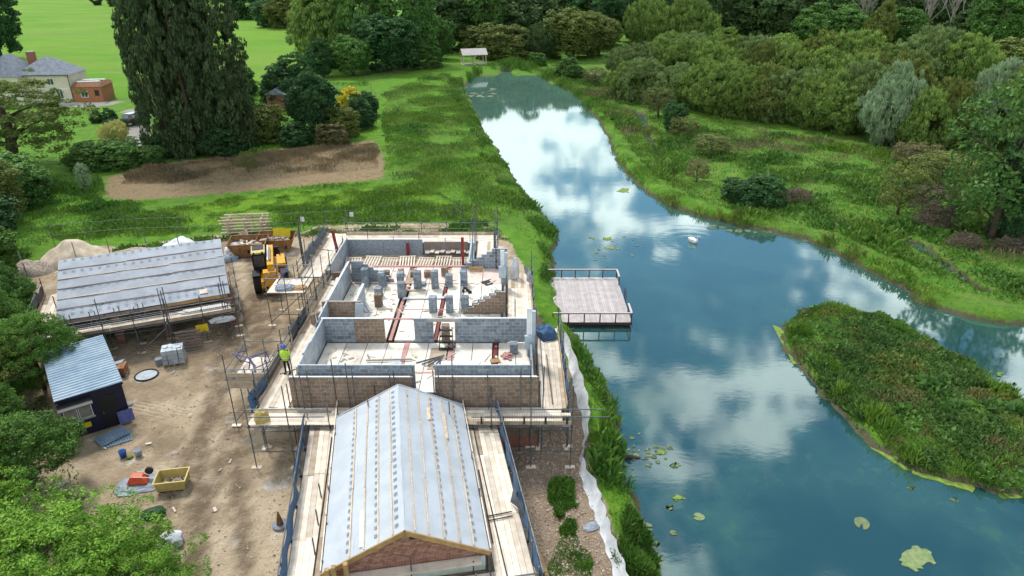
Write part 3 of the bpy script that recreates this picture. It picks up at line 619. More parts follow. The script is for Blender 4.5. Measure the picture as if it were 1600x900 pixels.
# ------------------------------------------------------------------ scaffolds
def run(root, p0, p1, w, z, side=1, nb=6, gap=2.1, up=(1.1, 1.9), rails=True, toe=True, base=0.0, board='board', rail_z=(.5, 1.0), inner=True, ends=(), skip=lambda s: False):
    """a lift of scaffold along p0-p1: boards w wide to the given side, standards, ledgers, transoms, guard rails, toe board"""
    p0, p1 = Vector((*p0, 0)), Vector((*p1, 0)); d = p1 - p0; L = d.length; d.normalize(); n = Vector((-d.y, d.x, 0)) * side; rz = math.atan2(d.y, d.x)
    bw = w / nb; at = lambda s, o, zz: p0 + d * s + n * o + Vector((0, 0, zz))
    for i in range(nb):
        s = -random.uniform(0, .15)
        while s < L - .1:
            l = min(3.9, L - s + random.uniform(0, .12))
            if l < .5: break
            c = at(s + l / 2, bw * (i + .5), z - .019 + random.uniform(-.006, .006)); m = board if random.random() > .12 else 'board_old'
            pc('scaffold_board', root, m, c, (l - .015, bw - .012, .038), rz, ry=random.uniform(-.002, .002)); s += l
    ns = max(1, round(L / gap)); g = L / ns
    for i in range(ns + 1):
        s = i * g
        for o in ((-.12, w + .08) if inner else (w + .08,)):
            h = z + random.uniform(*up) if o > 0 else z + random.uniform(.3, up[1])
            if o > 0 and rails: h = max(h, z + rail_z[-1] + .12)
            lean = Vector((random.uniform(-.04, .04), random.uniform(-.04, .04), 0))
            pole('standard', root, 'tube', at(s, o, base), at(s, o, h) + lean)
            pc('sole_board', root, 'board', at(s, o, base + .035), (.5, .22, .045), rz + random.uniform(-.2, .2))
        pole('transom', root, 'tube', at(s, -.2, z - .075), at(s, w + .22, z - .075))
        pc('coupler', root, 'fitting', at(s, w + .08, z - .07), (.1, .1, .1), rz)
    for o in ((-.12, w + .08) if inner else (w + .08,)):
        pole('ledger', root, 'tube', at(-.2, o - .05, z - .125), at(L + .2, o - .05, z - .125)); 
        if z > 2: pole('ledger', root, 'tube', at(-.2, o - .05, base + 1.0), at(L + .2, o - .05, base + 1.0))
    if rails:
        for rz_ in rail_z: pole('guard_rail', root, 'tube', at(-.25, w + .13, z + rz_), at(L + .25, w + .13, z + rz_))
        for i in range(ns + 1):
            for rz_ in rail_z: pc('coupler', root, 'fitting', at(i * g, w + .1, z + rz_), (.1, .09, .1), rz)
    if toe:
        s = 0
        while s < L: l = min(3.9, L - s); pc('toe_board', root, 'board_old', at(s + l / 2, w + .03, z + .11), (l - .02, .038, .22), rz); s += l
    return at
def mesh_guard(root, a, b_, h, mat='tube', sp=.12, name='brick_guard'):
    """welded wire guard panel between two points"""
    a, b_ = Vector(a), Vector(b_); d = b_ - a; L = d.length; m = MB(); k = int(L / sp)
    for i in range(k + 1): p = a + d * (i / k); m.tube([p, p + Vector((0, 0, h))], .006, 3, False)
    for j in range(int(h / sp) + 1): m.tube([a + Vector((0, 0, j * sp)), b_ + Vector((0, 0, j * sp))], .006, 3, False)
    return m.build(name, mat, root)
def netting(root, pts, h, mat, lean=(0, 0), name='netting', amp=.06, n=40):
    pts = [Vector(p) for p in pts]; seg = [(pts[i + 1] - pts[i]).length for i in range(len(pts) - 1)]; tot = sum(seg)
    def f(u, v):
        s = u * tot; i = 0
        while i < len(seg) - 1 and s > seg[i]: s -= seg[i]; i += 1
        p = pts[i].lerp(pts[i + 1], min(1, s / seg[i])); k = u * tot
        hh = h * (1 + .1 * math.sin(k * 1.9) + .06 * math.sin(k * 5.1))
        return p + Vector((lean[0] * v + amp * math.sin(k * 3.1 + v * 3) * (1 - v * .5), lean[1] * v + amp * math.sin(k * 2.3 + v * 4) * (1 - v * .5), hh * v))
    return sheet(name, mat, root, f, n, 6)

SZ = 2.62
hs = T('house_scaffold', 'tube and board scaffold wrapped round the unfinished house', 'scaffold', (0, 0, 0))
run(hs, (-13.0, 29.02), (2.95, 29.06), 1.45, SZ, -1, 6, up=(1.0, 3.2), toe=False, rails=False)
run(hs, (-11.5, 29.1), (-11.5, 45.0), 1.5, SZ, 1, 6, up=(1.15, 2.0))
run(hs, (-13.95, 45.3), (-13.95, 54.0), 1.5, SZ, 1, 6, up=(1.15, 2.4))
run(hs, (-13.9, 52.32), (-1.3, 52.32), 1.5, SZ, 1, 6, up=(1.15, 1.7))
run(hs, (-2.75, 45.8), (-2.75, 52.3), 1.5, SZ, -1, 6, up=(1.1, 4.5))
run(hs, (-.28, 35.6), (-.28, 45.7), 1.6, SZ, -1, 7, up=(1.1, 2.6), rails=True)
run(hs, (1.5, 29.1), (1.5, 37.4), 1.3, SZ, -1, 6, up=(1.1, 2.0))
for x in (-10.6, -10.25, -8.3, -8.0, -6.15, -5.9, -3.9, -3.65, -1.2, .4, 1.55): pole('standard', hs, 'tube', (x, 28.95, 0), (x + random.uniform(-.06, .06), 28.95, 4.9 + random.uniform(-.2, .5)))
# front rail and guards to the right of the wing
pole('guard_rail', hs, 'tube', (-2.0, 27.48, 3.6), (4.4, 27.5, 3.6)); pole('guard_rail', hs, 'tube', (-2.0, 27.48, 3.15), (4.8, 27.5, 3.15)); mesh_guard(hs, (-1.9, 27.5, 2.66), (2.9, 27.52, 2.66), .75)
pc('toe_board', hs, 'board_old', (.6, 27.55, 2.75), (4.7, .038, .24)); pole('guard_rail', hs, 'tube', (-13.0, 27.48, 3.6), (-9.2, 27.5, 3.6)); pole('guard_rail', hs, 'tube', (-13.0, 27.48, 3.15), (-9.2, 27.5, 3.15))
for k in range(5): pc('coupler', hs, 'fitting', (-1.5 + 1.05 * k, 27.5, 2.95), (.09, .09, .42))
for (a, b_, h) in (((-13.12, 29.5, 2.65), (-13.12, 36.5, 2.65), 1.0), ((-13.12, 37, 2.65), (-13.12, 44.8, 2.65), 1.05), ((-15.58, 46.8, 2.65), (-15.58, 53.6, 2.65), 1.05)): mesh_guard(hs, a, b_, h)
netting(hs, [(-13.2, 28.4, 2.65), (-13.15, 30.8, 2.65)], .95, 'net_blue', n=16); netting(hs, [(-13.2, 35.6, 2.65), (-13.15, 38.8, 2.65)], .9, 'net_dark', n=16); netting(hs, [(-15.5, 47.0, 2.65), (-15.5, 53.4, 2.65)], .9, 'net_dark', n=24)
netting(hs, [(-15.6, 48.4, 2.65), (-15.6, 50.2, 2.65)], 1.0, 'white_sheet', n=12, amp=.12)
netting(hs, [(2.88, 29.4, 2.65), (2.9, 35.3, 2.65)], .9, 'net_blue', n=30)
netting(hs, [(1.4, 42.2, 3.1), (.9, 44.9, 3.0)], .9, 'grey_sheet', n=12, amp=.1)
for p0, p1 in (((-12.2, 30.5, 3.7), (-11.5, 33.0, 2.7)), ((-12.9, 41.0, 4.2), (-11.7, 43, 2.7)), ((-14.9, 47, 4.2), (-14.2, 50, 2.7)), ((1.7, 30.6, 2.64), (1.72, 36.4, 2.64)), ((2.1, 29.3, 2.68), (2.0, 34.2, 2.68)), ((.2, 36.4, 2.68), (.2, 41.5, 2.68))): pole('brace', hs, 'tube', p0, p1)
for y in (46.5, 48.2, 50.1): pole('standard', hs, 'tube', (-1.32, y, 0), (-1.32, y, 6.2 - .1 * y % 1))
for i in range(5): pole('standard', hs, 'tube', (-16.3 - .4 * i, 49.0 + 1.3 * i, 0), (-16.4 - .4 * i, 49.0 + 1.3 * i, 4.6 - .2 * i))
# loading bays on the yard side
def bay(label, x0, x1, y0, y1, gate):
    r = T('loading_bay', label, 'scaffold bay', ((x0 + x1) / 2, (y0 + y1) / 2, 0)); c = Vector(((x0 + x1) / 2, (y0 + y1) / 2, 0)); L = lambda x, y, z: Vector((x, y, z)) - c
    n = 9
    for i in range(n): w = (x1 - x0) / n; pc('scaffold_board', r, 'board', L(x0 + w * (i + .5), (y0 + y1) / 2, SZ - .02), (w - .012, y1 - y0, .038))
    for x in (x0, (x0 + x1) / 2, x1):
        for y in (y0, y1): pole('standard', r, 'tube', L(x, y, 0), L(x + random.uniform(-.05, .05), y, SZ + random.uniform(1.1, 2.2))); pc('sole_board', r, 'board', L(x, y, .04), (.5, .22, .045))
    for y in (y0, y1):
        for z in (SZ - .1, SZ + 1.05, .9): pole('ledger', r, 'tube', L(x0 - .2, y, z), L(x1 + .2, y, z))
    for x in (x0, x1):
        for z in (SZ - .12, SZ + .5, SZ + 1.0): pole('guard_rail', r, 'tube', L(x, y0 - .2, z), L(x, y1 + .2, z))
    if gate:
        for k in range(4): pc('gate_board', r, 'board_old', L((x0 + x1) / 2, y0 - .05, SZ + .02 + .24 * k), (x1 - x0 - .1, .04, .225))
        for k in range(3): pc('side_board', r, 'board_old', L(x1 - .03, (y0 + y1) / 2, SZ + .1 + .24 * k), (.04, y1 - y0 - .2, .225))
    pole('brace', r, 'tube', L(x0, y0, .3), L(x1, y0, SZ)); return r
bay('scaffold loading bay with timber gate beside the workman', -15.3, -13.25, 31.0, 34.0, True)
bay('open scaffold loading bay beside the yellow telehandler', -17.0, -14.4, 42.6, 45.0, False)
def trestle(label, loc, rz, rx=0.0):
    r = T('trestle', label, 'trestle', loc, rz, 'blue site trestles'); r.rotation_euler = (rx, 0, rz)
    for x in (-.5, .5):
        pole('leg', r, 'blue_paint', (x, -.35, 0), (x, 0, .8), .035); pole('leg', r, 'blue_paint', (x, .35, 0), (x, 0, .8), .035)
    pole('top_bar', r, 'blue_paint', (-.6, 0, .8), (.6, 0, .8), .04); pole('cross_bar', r, 'blue_paint', (-.5, -.25, .25), (.5, -.25, .25), .03); return r
trestle('folded blue trestle lying at the gate end of the bay', (-14.6, 31.8, SZ + .25), .3, 1.2); trestle('blue trestle standing in the gated loading bay', (-14.2, 32.9, SZ + .01), .9); trestle('blue trestle tipped up at the yard corner of the bay', (-14.9, 33.4, SZ + .3), -.4, .9)
trestle('blue trestle leaning on the rail beside the telehandler', (-16.9, 44.6, SZ + .3), 1.5, 1.0)
def bundle(name, label, cat, mat, loc, w, d, h, rz=0.0, seed=1):
    rs = random.Random(seed); f = lambda u, v: Vector((0, 0, 0))
    b = MB(); n, m = 14, 6
    for j in range(m + 1):
        v = j / m; k = (1 - max(0, v - .45) ** 2 * 2.2)
        for i in range(n):
            a = 2 * math.pi * i / n; q = (abs(math.cos(a)) ** 4 + abs(math.sin(a)) ** 4) ** -.25; e = k * (1 + rs.uniform(-.13, .13))
            b.v.append((w / 2 * q * math.cos(a) * e, d / 2 * q * math.sin(a) * e, h * v * (1 + rs.uniform(-.08, .08) * (j > 0))))
    for j in range(m):
        for i in range(n): b.f.append((j * n + i, j * n + (i + 1) % n, (j + 1) * n + (i + 1) % n, (j + 1) * n + i)); b.t.append(0)
    b.f.append(tuple(m * n + i for i in range(n))); b.t.append(0)
    return tag(b.build(name, mat, None, loc=loc, rot=(0, 0, rz)), label, cat)
bundle('sheeted_load', 'grey plastic wrapped load on the bay by the telehandler', 'load', 'grey_sheet', (-15.9, 43.2, SZ), 1.3, .8, .35, .1, 3)
bundle('timber_load', 'tan timber load on the open bay by the telehandler', 'load', 'timber', (-14.9, 43.3, SZ), .9, .7, .2, 0, 4)
for i, (x, y) in enumerate(((-12.55, 38.1), (-12.25, 38.35))):
    b = MB().lathe([(.16, 0), (.17, .1), (.17, .62), (.12, .7)], 12); tag(b.build('brown_drum', 'timber_grey', None, True, loc=(x, y, SZ)), 'brown round drum on the left scaffold boards', 'drum', 'pair of brown drums')
bundle('white_bag', 'crumpled white bag hung on the right scaffold rail', 'bag', 'white_sheet', (.2, 45.0, SZ + .02), .6, .45, 1.5, 0, 5)
# pole off-cuts and bin bag on the front left platform corner
bundle('yellow_crate', 'yellow box at the front left scaffold corner', 'box', 'tub', (-12.45, 27.9, SZ), .7, .55, .7, .2, 6)

# ------------------------------------------------------------------ front wing
WR = R(9.9); wing = T('front_wing', 'single-storey front wing with pale blue roof membrane and brick gable', 'building', (-6.85, 18.31, 0), WR)
WW, WL, EZ, RZ = 5.9, 9.55, 3.02, 4.5; sl_ = math.hypot(WW / 2, RZ - EZ); pit = math.atan2(RZ - EZ, WW / 2)
wb = MB(); wb.box((WW / 2, WL / 2 + .1, 1.45), (WW - .5, WL - .3, 2.9)); wb.build('side_wall', 'block_brown', wing)
gb = MB(); n = 0
for c in range(60):
    z = .04 + c * .075
    half = WW / 2 - .22 if z < EZ - .05 else (RZ - .14 - z) / math.tan(pit)
    if half < .1: break
    if z < 1.6: continue
    x = -half - (.1125 if c % 2 else 0)
    while x < half - .02:
        x0, x1 = max(x, -half), min(x + .225, half); x += .225
        if x1 - x0 > .03: gb.box((WW / 2 + (x0 + x1) / 2, .04 + random.uniform(-.003, .003), z), (x1 - x0 - .011, .1, .064), tint=random.choice((0, 0, .3, .6, 1)))
stuff(gb.build('gable_bricks', 'brick', wing))
gc = MB(); gc.prism_y([(.25, 0), (WW - .25, 0), (WW - .25, EZ - .12), (WW / 2, RZ - .16), (.25, EZ - .12)], .0, .12); gc.v = [(x, y + .0, z) for x, y, z in gc.v]; gc.build('gable_wall', 'mortar', wing)
def slope_pt(side, s, y, dz=0.0):      # s measured down the slope from the ridge
    x = s * math.cos(pit); return Vector((WW / 2 + side * x, y, RZ - s * math.sin(pit) + dz))
for side in (-1, 1):
    for k, (s0, s1) in enumerate(((-.02, 1.15), (1.05, 2.25), (2.15, sl_ + .18))):
        dz = .03 + (.012 if k == 0 else .006 if k == 1 else 0)
        sheet('roof_membrane', 'membrane', wing, (lambda side, s0, s1, dz: lambda u, v: slope_pt(side, s0 + (s1 - s0) * v, -.12 + (WL + .1) * u, dz + .02 * wob(u * 17 + side, v * 3 + s0)))(side, s0, s1, dz), 40, 5)
    ss = [.42, 1.0, 1.62, 2.25, 2.85] if side > 0 else [.5, 1.1, 1.72, 2.35]
    for s in ss:
        y = -.05
        while y < WL - .2:
            l = min(random.uniform(3.0, 4.2), WL - .05 - y); a = slope_pt(side, s + random.uniform(-.03, .03), y, .065); b_ = slope_pt(side, s + random.uniform(-.03, .03), y + l - .05, .065)
            beam('roof_batten', wing, 'batten', a, b_, .06, .03, (side * math.sin(pit), 0, math.cos(pit))); y += l
    for y in np.arange(.5, WL, 2.9): beam('eaves_board', wing, 'board', slope_pt(side, sl_ + .25, y - .5, .0), slope_pt(side, sl_ + .25, y + 2.3, .0), .05, .16)
beam('loose_board', wing, 'board', slope_pt(-1, 1.82, .1, .09), slope_pt(-1, 1.82, 2.0, .09), .15, .03); beam('loose_board', wing, 'batten', slope_pt(1, 1.5, 7.3, .09), slope_pt(1, 1.5, 8.3, .09), .16, .03); beam('loose_board', wing, 'batten', slope_pt(1, 2.3, 6.2, .09), slope_pt(1, 2.3, 8.2, .09), .16, .03)
pr_ = MB()
def marks(b, fn, n0, n1, step, w=.17):
    y = n0
    while y < n1:
        for r_ in (0, 1):
            for k in range(3):
                a, c_ = fn(y + r_ * .1, k * .055 - .08), fn(y + r_ * .1 + .075, k * .055 - .08 + .035); b_, d_ = fn(y + r_ * .1, k * .055 - .08 + .035), fn(y + r_ * .1 + .075, k * .055 - .08)
                b.face([a, b_, c_, d_])
        y += step
for side, s in ((-1, .33), (-1, 1.2), (-1, 2.42), (1, 1.68), (1, 2.92)): marks(pr_, lambda y, o: slope_pt(side, s + o, y, .075), .2, WL - .4, .42)
stuff(pr_.build('roof_print', 'print', wing))
for side in (-1, 1):
    beam('barge_board', wing, 'timber', slope_pt(side, .0, -.16, -.04), slope_pt(side, sl_ + .22, -.16, -.04), .06, .2, (side * math.sin(pit), 0, math.cos(pit)))
    beam('verge_rafter', wing, 'membrane', slope_pt(side, .0, WL + .02, .02), slope_pt(side, sl_ + .2, WL + .02, .02), .05, .1, (side * math.sin(pit), 0, math.cos(pit)))
pc('gable_ledge', wing, 'board', (WW / 2 + .3, -.28, 2.72), (WW - 1.0, .4, .06)); pc('air_brick', wing, 'dark_void', (WW / 2 + .25, -.02, 4.02), (.18, .05, .09))
pc('render_band', wing, 'white_board', (WW / 2 + .4, -.02, 2.3), (WW - .8, .06, .7))
ws = T('wing_scaffold', 'boarded scaffold with blue netting along both sides of the front wing', 'scaffold', (-6.85, 18.31, 0), WR)
wz = 2.35
run(ws, (-.3, -1.5), (-.3, WL + .6), 1.25, wz, 1, 5, up=(.4, 1.0), toe=False, rails=False)
run(ws, (WW + .3, -1.5), (WW + .3, WL + .3), 1.45, wz, -1, 6, up=(.4, 1.0), toe=False, rails=False)
run(ws, (-1.6, -.45), (WW + 1.8, -.45), 1.1, wz - .15, -1, 5, up=(1.1, 1.5))
mesh_guard(ws, (1.5, -1.62, wz), (WW + 1.7, -1.62, wz), .75)
for dz in (.45, .95):
    for x, m in ((-1.66, 'tube'), (WW + 1.9, 'tube')): pole('guard_rail', ws, m, (x, -1.8, wz + dz), (x, WL - .2 if x > 0 else WL + .2, wz + dz))
netting(ws, [(-1.62, -1.8, wz), (-1.62, 5.2, wz), (-1.75, 5.3, wz), (-1.7, WL, wz)], .95, 'net_blue', n=70, amp=.05); netting(ws, [(WW + 1.86, -1.8, wz), (WW + 1.86, 5.6, wz), (WW + 1.86, WL - .1, wz)], .9, 'net_blue', n=70, amp=.05)
netting(ws, [(WW + 1.78, 1.6, wz + .05), (WW + 1.6, 2.9, wz + .05)], .9, 'net_dark', n=12, amp=.12)
for a, b_ in (((-.62, -1.4), (-.5, 4.0)), ((-.5, 3.6), (-.42, 8.8)), ((WW + .72, -1.2), (WW + .62, 3.6)), ((WW + .62, 3.2), (WW + .55, 9.2)), ((WW + .42, .8), (WW + .42, 5.2))): pole('loose_tube', ws, 'fitting', (*a, wz + .04), (*b_, wz + .04), .028)
for y in (1.4, 3.0, 4.6): pole('loose_tube', ws, 'fitting', (-.6, y, wz + .05), (-.78, y + .9, wz + .05), .026)
for y in (2.0, 2.25): pole('loose_tube', ws, 'fitting', (WW + .4, y, wz + .06), (WW + 1.45, y + .1, wz + .06), .026)
for x, y, h in ((.35, -.62, 3.75), (.12, -.68, 3.72), (.8, -.75, 3.95)): pc('timber_post', ws, 'timber', (x, y, h / 2), (.16, .16, h))

# ------------------------------------------------------------------ garage on the left
GR = R(23.6); gar = T('cart_shed', 'long open-fronted garage under grey roof membrane at the left', 'building', (-29.06, 38.43, 0), GR)
GL, GE, GT, GD = 10.35, 2.62, 4.75, 5.1; gp = math.atan2(GT - GE, GD); gs = math.hypot(GD, GT - GE)
def gpt(x, s, dz=0.0): return Vector((x, GD - s * math.cos(gp), GT - s * math.sin(gp) + dz))
for k in range(6):
    s0 = k * gs / 6 - .02; s1 = (k + 1) * gs / 6 + .08
    sheet('roof_membrane', 'membrane_grey', gar, (lambda s0, s1, k: lambda u, v: gpt(-.02 + (GL + .04) * u, s0 + (s1 - s0) * v, .06 - .006 * k + .022 * wob(u * 15 + k * 2.2, v * 2 + k)))(s0, s1, k), 36, 4)
    if k:
        x = 0
        while x < GL - .2: l = min(random.uniform(2.4, 4.2), GL - x); beam('roof_batten', gar, 'timber_grey' if k % 2 else 'batten', gpt(x, s0 + .06, .085), gpt(x + l - .04, s0 + .1 + random.uniform(-.04, .06), .085), .05, .03, (0, -math.sin(gp), math.cos(gp))); x += l
x = .3
for s in (.16, 1.3, 2.9, 4.75, 5.2):
    p_ = MB(); marks(p_, lambda y, o: gpt(y, s + o, .112), .3, GL - .3, .52); stuff(p_.build('roof_print', 'print', gar))
rb = MB(); rb.face([(0, GD, GT + .02), (GL, GD, GT + .02), (GL, GD + 2.8, 2.6), (0, GD + 2.8, 2.6)]); rb.prism_y([(0, 0), (.01, 0), (.01, .01)], GD, GD + .01); rb.build('rear_slope', 'membrane_grey', gar)
cr = MB(); cr.box((GL / 2, 2.9, 1.25), (GL - .2, .12, 2.5)); cr.box((GL / 2, GD + 2.5, 1.25), (GL - .2, .2, 2.5)); cr.build('rear_wall', 'block_brown', gar)
for x in (.15, GL - .15):
    s_ = MB(); i = len(s_.v); s_.v += [(x + q, y, z) for q in (-.1, .1) for y, z in ((.3, 0), (GD + 2.6, 0), (GD + 2.6, 2.5), (GD, GT - .12), (.3, GE - .06))]
    s_.f += [(0, 1, 2, 3, 4), (9, 8, 7, 6, 5)] + [(j, (j + 1) % 5 + 0, (j + 1) % 5 + 5, j + 5) for j in range(5)]; s_.t += [0] * 7; s_.build('end_wall', 'brick', gar)
for x in (GL - .15, 6.1, 3.2, .3):
    m = MB()
    for c in range(33):
        for q in (-1, 1): m.box((x + (.115 * q if c % 2 else 0), .35 + (0 if c % 2 else .115 * q), .04 + c * .075), (.215, .44, .064) if c % 2 else (.44, .215, .064), tint=random.choice((0, .4, 1)))
    stuff(m.build('brick_pier', 'brick', gar))
pc('fascia_beam', gar, 'timber', (GL - 2.2, .02, 2.45), (4.1, .1, .24)); pc('fascia_beam', gar, 'timber_grey', (3.1, .05, 2.42), (6.0, .1, .18)); pc('eaves_shade_strip', gar, 'dark_void', (GL / 2, .35, 2.28), (GL - .4, .3, .06))  # near-black strip under the eaves stands in for the shade inside
pc('loose_board', gar, 'board', gpt(GL - 1.6, gs - .4, .1), (.5, .4, .03), 0, gp)
gsc = T('garage_scaffold', 'boarded scaffold along the front and end of the left garage', 'scaffold', (-29.06, 38.43, 0), GR)
run(gsc, (-.9, -.25), (6.2, -.25), 1.15, 1.95, -1, 5, up=(1.0, 2.6), gap=1.9); run(gsc, (6.4, -.25), (GL + .2, -.25), 1.3, 1.95, -1, 5, up=(1.0, 2.4), gap=1.9); run(gsc, (-.35, .2), (-.35, 5.6), 1.1, 2.2, 1, 4, up=(.9, 1.4))
mesh_guard(gsc, (-.9, -1.45, 2.0), (6.2, -1.45, 2.0), .8); mesh_guard(gsc, (6.4, -1.6, 2.0), (GL, -1.6, 2.0), .8); netting(gsc, [(-1.55, 2.2, 2.2), (-1.5, 5.5, 2.2)], .9, 'net_dark', n=14)
for x in (6.2, 6.35, 6.5, GL - .55, GL - .4, GL - .25): pole('standard', gsc, 'tube', (x, -1.5, 0), (x, -1.5, 4.4 + random.uniform(-.3, .4)), .03)
for x in np.arange(.5, 6, 1.4):
    for q in (0, .3): pole('standard', gsc, 'tube', (x + q, -.2, 1.9), (x + q, -.2, 3.0))
for a, b_ in (((3.2, -1.6, 1.7), (6.4, -1.0, 1.3)), ((4.2, -1.9, .1), (6.2, -1.4, 1.5)), ((7.0, -1.9, .2), (10.2, -1.5, 1.9)), ((6.3, -1.6, 1.1), (10.2, -1.5, 1.3))): pole('brace', gsc, 'tube', a, b_)
for y in (0, 2.4, 4.8): pole('standard', gsc, 'tube', (GL + .5, y, 0), (GL + .5, y, 3.3)); 
for z in (1.0, 1.9, 2.9): pole('ledger', gsc, 'tube', (GL + .5, -1.5, z), (GL + .5, 5.4, z))
for x in (.4, 2.6, 5.1, 7.3): pole('standard', gsc, 'tube', (x, GD + 3.4, 0), (x, GD + 3.4, 4.9))
for i in range(8): plank_thing('sawn_plank', 'pale sawn plank in the load on the garage scaffold', 'plank', 'white_board' if i % 2 else 'board', gar.matrix_basis @ Vector((6.9 + .1 * i, -.45 - .12 * (i % 4), 2.0 + .07 * (i // 4))), gar.matrix_basis @ Vector((9.6 + .08 * i, -.4 - .12 * (i % 4), 2.0 + .07 * (i // 4))), .11, .06, 'planks stacked on the garage scaffold')

# ------------------------------------------------------------------ the lake: deck, swan, pads, algae
DZ = WATER_Z + .42
deck = T('lake_deck', 'square grey timber deck with dark railings over the water', 'deck', (5.9, 48.2, DZ))
x0, x1, y0, y1 = -2.95, 2.9, -4.0, 3.95
n = 42
for i in range(n): w = (x1 - x0) / n; pc('deck_board', deck, 'decking', (x0 + w * (i + .5), 0, -.014 + random.uniform(-.002, .002)), (w - .008, y1 - y0, .028))
for y in (y0 + .05, -1.3, 1.3, y1 - .05): pc('joist', deck, 'deck_rail', (0, y, -.13), (x1 - x0, .08, .19))
for x in (x0 + .04, x1 - .04): pc('edge_beam', deck, 'deck_rail', (x, 0, -.13), (.07, y1 - y0 + .1, .2))
for x in (-2.6, -.9, .9, 2.6):
    for y in (-3.7, 0, 3.7): pole('deck_pile', deck, 'deck_rail', (x, y, -1.5), (x, y, -.1), .09)
def rail(a, b_, k):
    a, b_ = Vector((*a, 0)), Vector((*b_, 0))
    for i in range(k + 1): p = a.lerp(b_, i / k); pc('rail_post', deck, 'deck_rail', (p.x, p.y, .36), (.08, .08, .76))
    beam('hand_rail', deck, 'deck_cap', a + Vector((0, 0, .76)), b_ + Vector((0, 0, .76)), .14, .035); beam('under_rail', deck, 'deck_rail', a + Vector((0, 0, .7)), b_ + Vector((0, 0, .7)), .05, .07)
rail((x0 + .05, y0 + .05), (x1 - .05, y0 + .05), 5); rail((x0 + .05, y1 - .05), (x1 - .05, y1 - .05), 5); rail((x1 - .05, y1 - .05), (x1 - .05, y1 - 1.5), 1); rail((x1 - .05, y0 + .05), (x1 - .05, y0 + 1.6), 1)
for y in (-.6, .0): pole('ladder_rail', deck, 'deck_rail', (x1 + .1, y + .3, -.9), (x1 + .1, y + .3, .75), .03)
for k in range(3): pole('ladder_rung', deck, 'deck_rail', (x1 + .1, -.3, -.2 - .25 * k), (x1 + .1, .3, -.2 - .25 * k), .02)

def skin(name, mat, parent, verts, edges, radii, loc=(0, 0, 0), rot=(0, 0, 0), sub=2, root=0):
    me = bpy.data.meshes.new(name); me.from_pydata(verts, edges, []); o = obj(name, me, None, parent, loc, rot)
    m = o.modifiers.new('skin', 'SKIN')
    for i, r in enumerate(radii): me.skin_vertices[0].data[i].radius = r if isinstance(r, tuple) else (r, r); me.skin_vertices[0].data[i].use_root = i == root
    m.use_smooth_shade = True; o.modifiers.new('sub', 'SUBSURF').levels = sub; o.modifiers['sub'].render_levels = sub
    dg = bpy.context.evaluated_depsgraph_get(); me2 = bpy.data.meshes.new_from_object(o.evaluated_get(dg)); o.modifiers.clear(); o.data = me2; me2.name = name
    me2.materials.clear(); me2.materials.append(MATS[mat]); return o
sw = T('swan', 'white swan swimming in the open water', 'swan', (SWAN.x, SWAN.y, WATER_Z), R(-55))
skin('body', 'swan_white', sw, [(-.62, 0, .26), (-.35, 0, .2), (0, 0, .17), (.32, 0, .19), (.46, 0, .36), (.44, 0, .6), (.5, 0, .8), (.6, 0, .84), (.7, 0, .8)], [(i, i + 1) for i in range(8)], [.04, .2, .27, .2, .085, .055, .05, .06, .03], root=2)
MB().tube([(.7, 0, .8), (.82, 0, .74)], [.03, .012], 6).build('beak', 'beak', sw)
for s in (-1, 1): skin('wing', 'swan_white', sw, [(.2, s * .16, .28), (-.15, s * .2, .34), (-.6, s * .08, .36)], [(0, 1), (1, 2)], [.09, .13, .03], root=1)
# lily pads
def pad_mesh(seed):
    rs = random.Random(seed); b = MB(); pts = []
    for i in range(15): a = .25 + i / 14 * (6.283 - .5); r = 1 + rs.uniform(-.07, .07); pts.append((r * math.cos(a), r * math.sin(a)))
    b.prism([(0.05, 0)] + pts, 0, .03); return b.mesh('lily_pad')
pads = [pad_mesh(i) for i in range(4)]
def pad(px, py, r, label, group):
    p = P(px, py, WATER_Z); o = obj('lily_pad', random.choice(pads), 'lily', None, (p.x, p.y, WATER_Z + .004), (0, 0, random.uniform(0, 6.28)), (r, r * random.uniform(.8, 1), 1)); tag(o, label, 'lily pad', group)
rs = random.Random(4)
for i in range(40): pad(965 + rs.gauss(40, 26), 697 + rs.gauss(14, 13), rs.uniform(.07, .17), 'small dark lily pad in the scatter off the near bank', 'lily pads off the near bank')
for i in range(16): pad(945 + rs.gauss(0, 20), 390 + rs.gauss(0, 13), rs.uniform(.1, .22), 'lily pad in the patch beyond the deck', 'lily pads beyond the deck')
for i in range(16): pad(750 + rs.uniform(-14, 25), 140 + rs.uniform(-3, 12), rs.uniform(.4, .8), 'pale lily pad at the far inlet', 'lily pads at the far inlet')
for i in range(22):
    k = rs.random(); px = 1085 + k * 225; py = 349 + (px - 1085) * .08 + (max(0, px - 1200) ** 2) * .0018 + rs.uniform(1, 8); pad(px, py, rs.uniform(.2, .45), 'lily pad hugging the far grassy bank', 'lily pads along the far bank')
for px, py, r, l in ((1006, 825, .42, 'large round lily pad against the near bank'), (1092, 808, .28, 'single round pad in dark water near the bank'), (1347, 818, .42, 'lone dark round patch in the blue water'), (1052, 833, .18, 'small pale pad near the round pad')): pad(px, py, r, l, None)
def blob(name, label, cat, mat, pts, z, group=None, seed=0, sub=4, jit=.12, h=.03):
    rs = random.Random(seed); w = [P(a, b, z) for a, b in pts]; out = []
    for i in range(len(w)):
        a, c_ = w[i], w[(i + 1) % len(w)]
        for k in range(sub): q = a.lerp(c_, k / sub); out.append((q.x + rs.uniform(-jit, jit), q.y + rs.uniform(-jit, jit)))
    return tag(MB().prism(out, z, z + h).build(name, mat), label, cat, group)
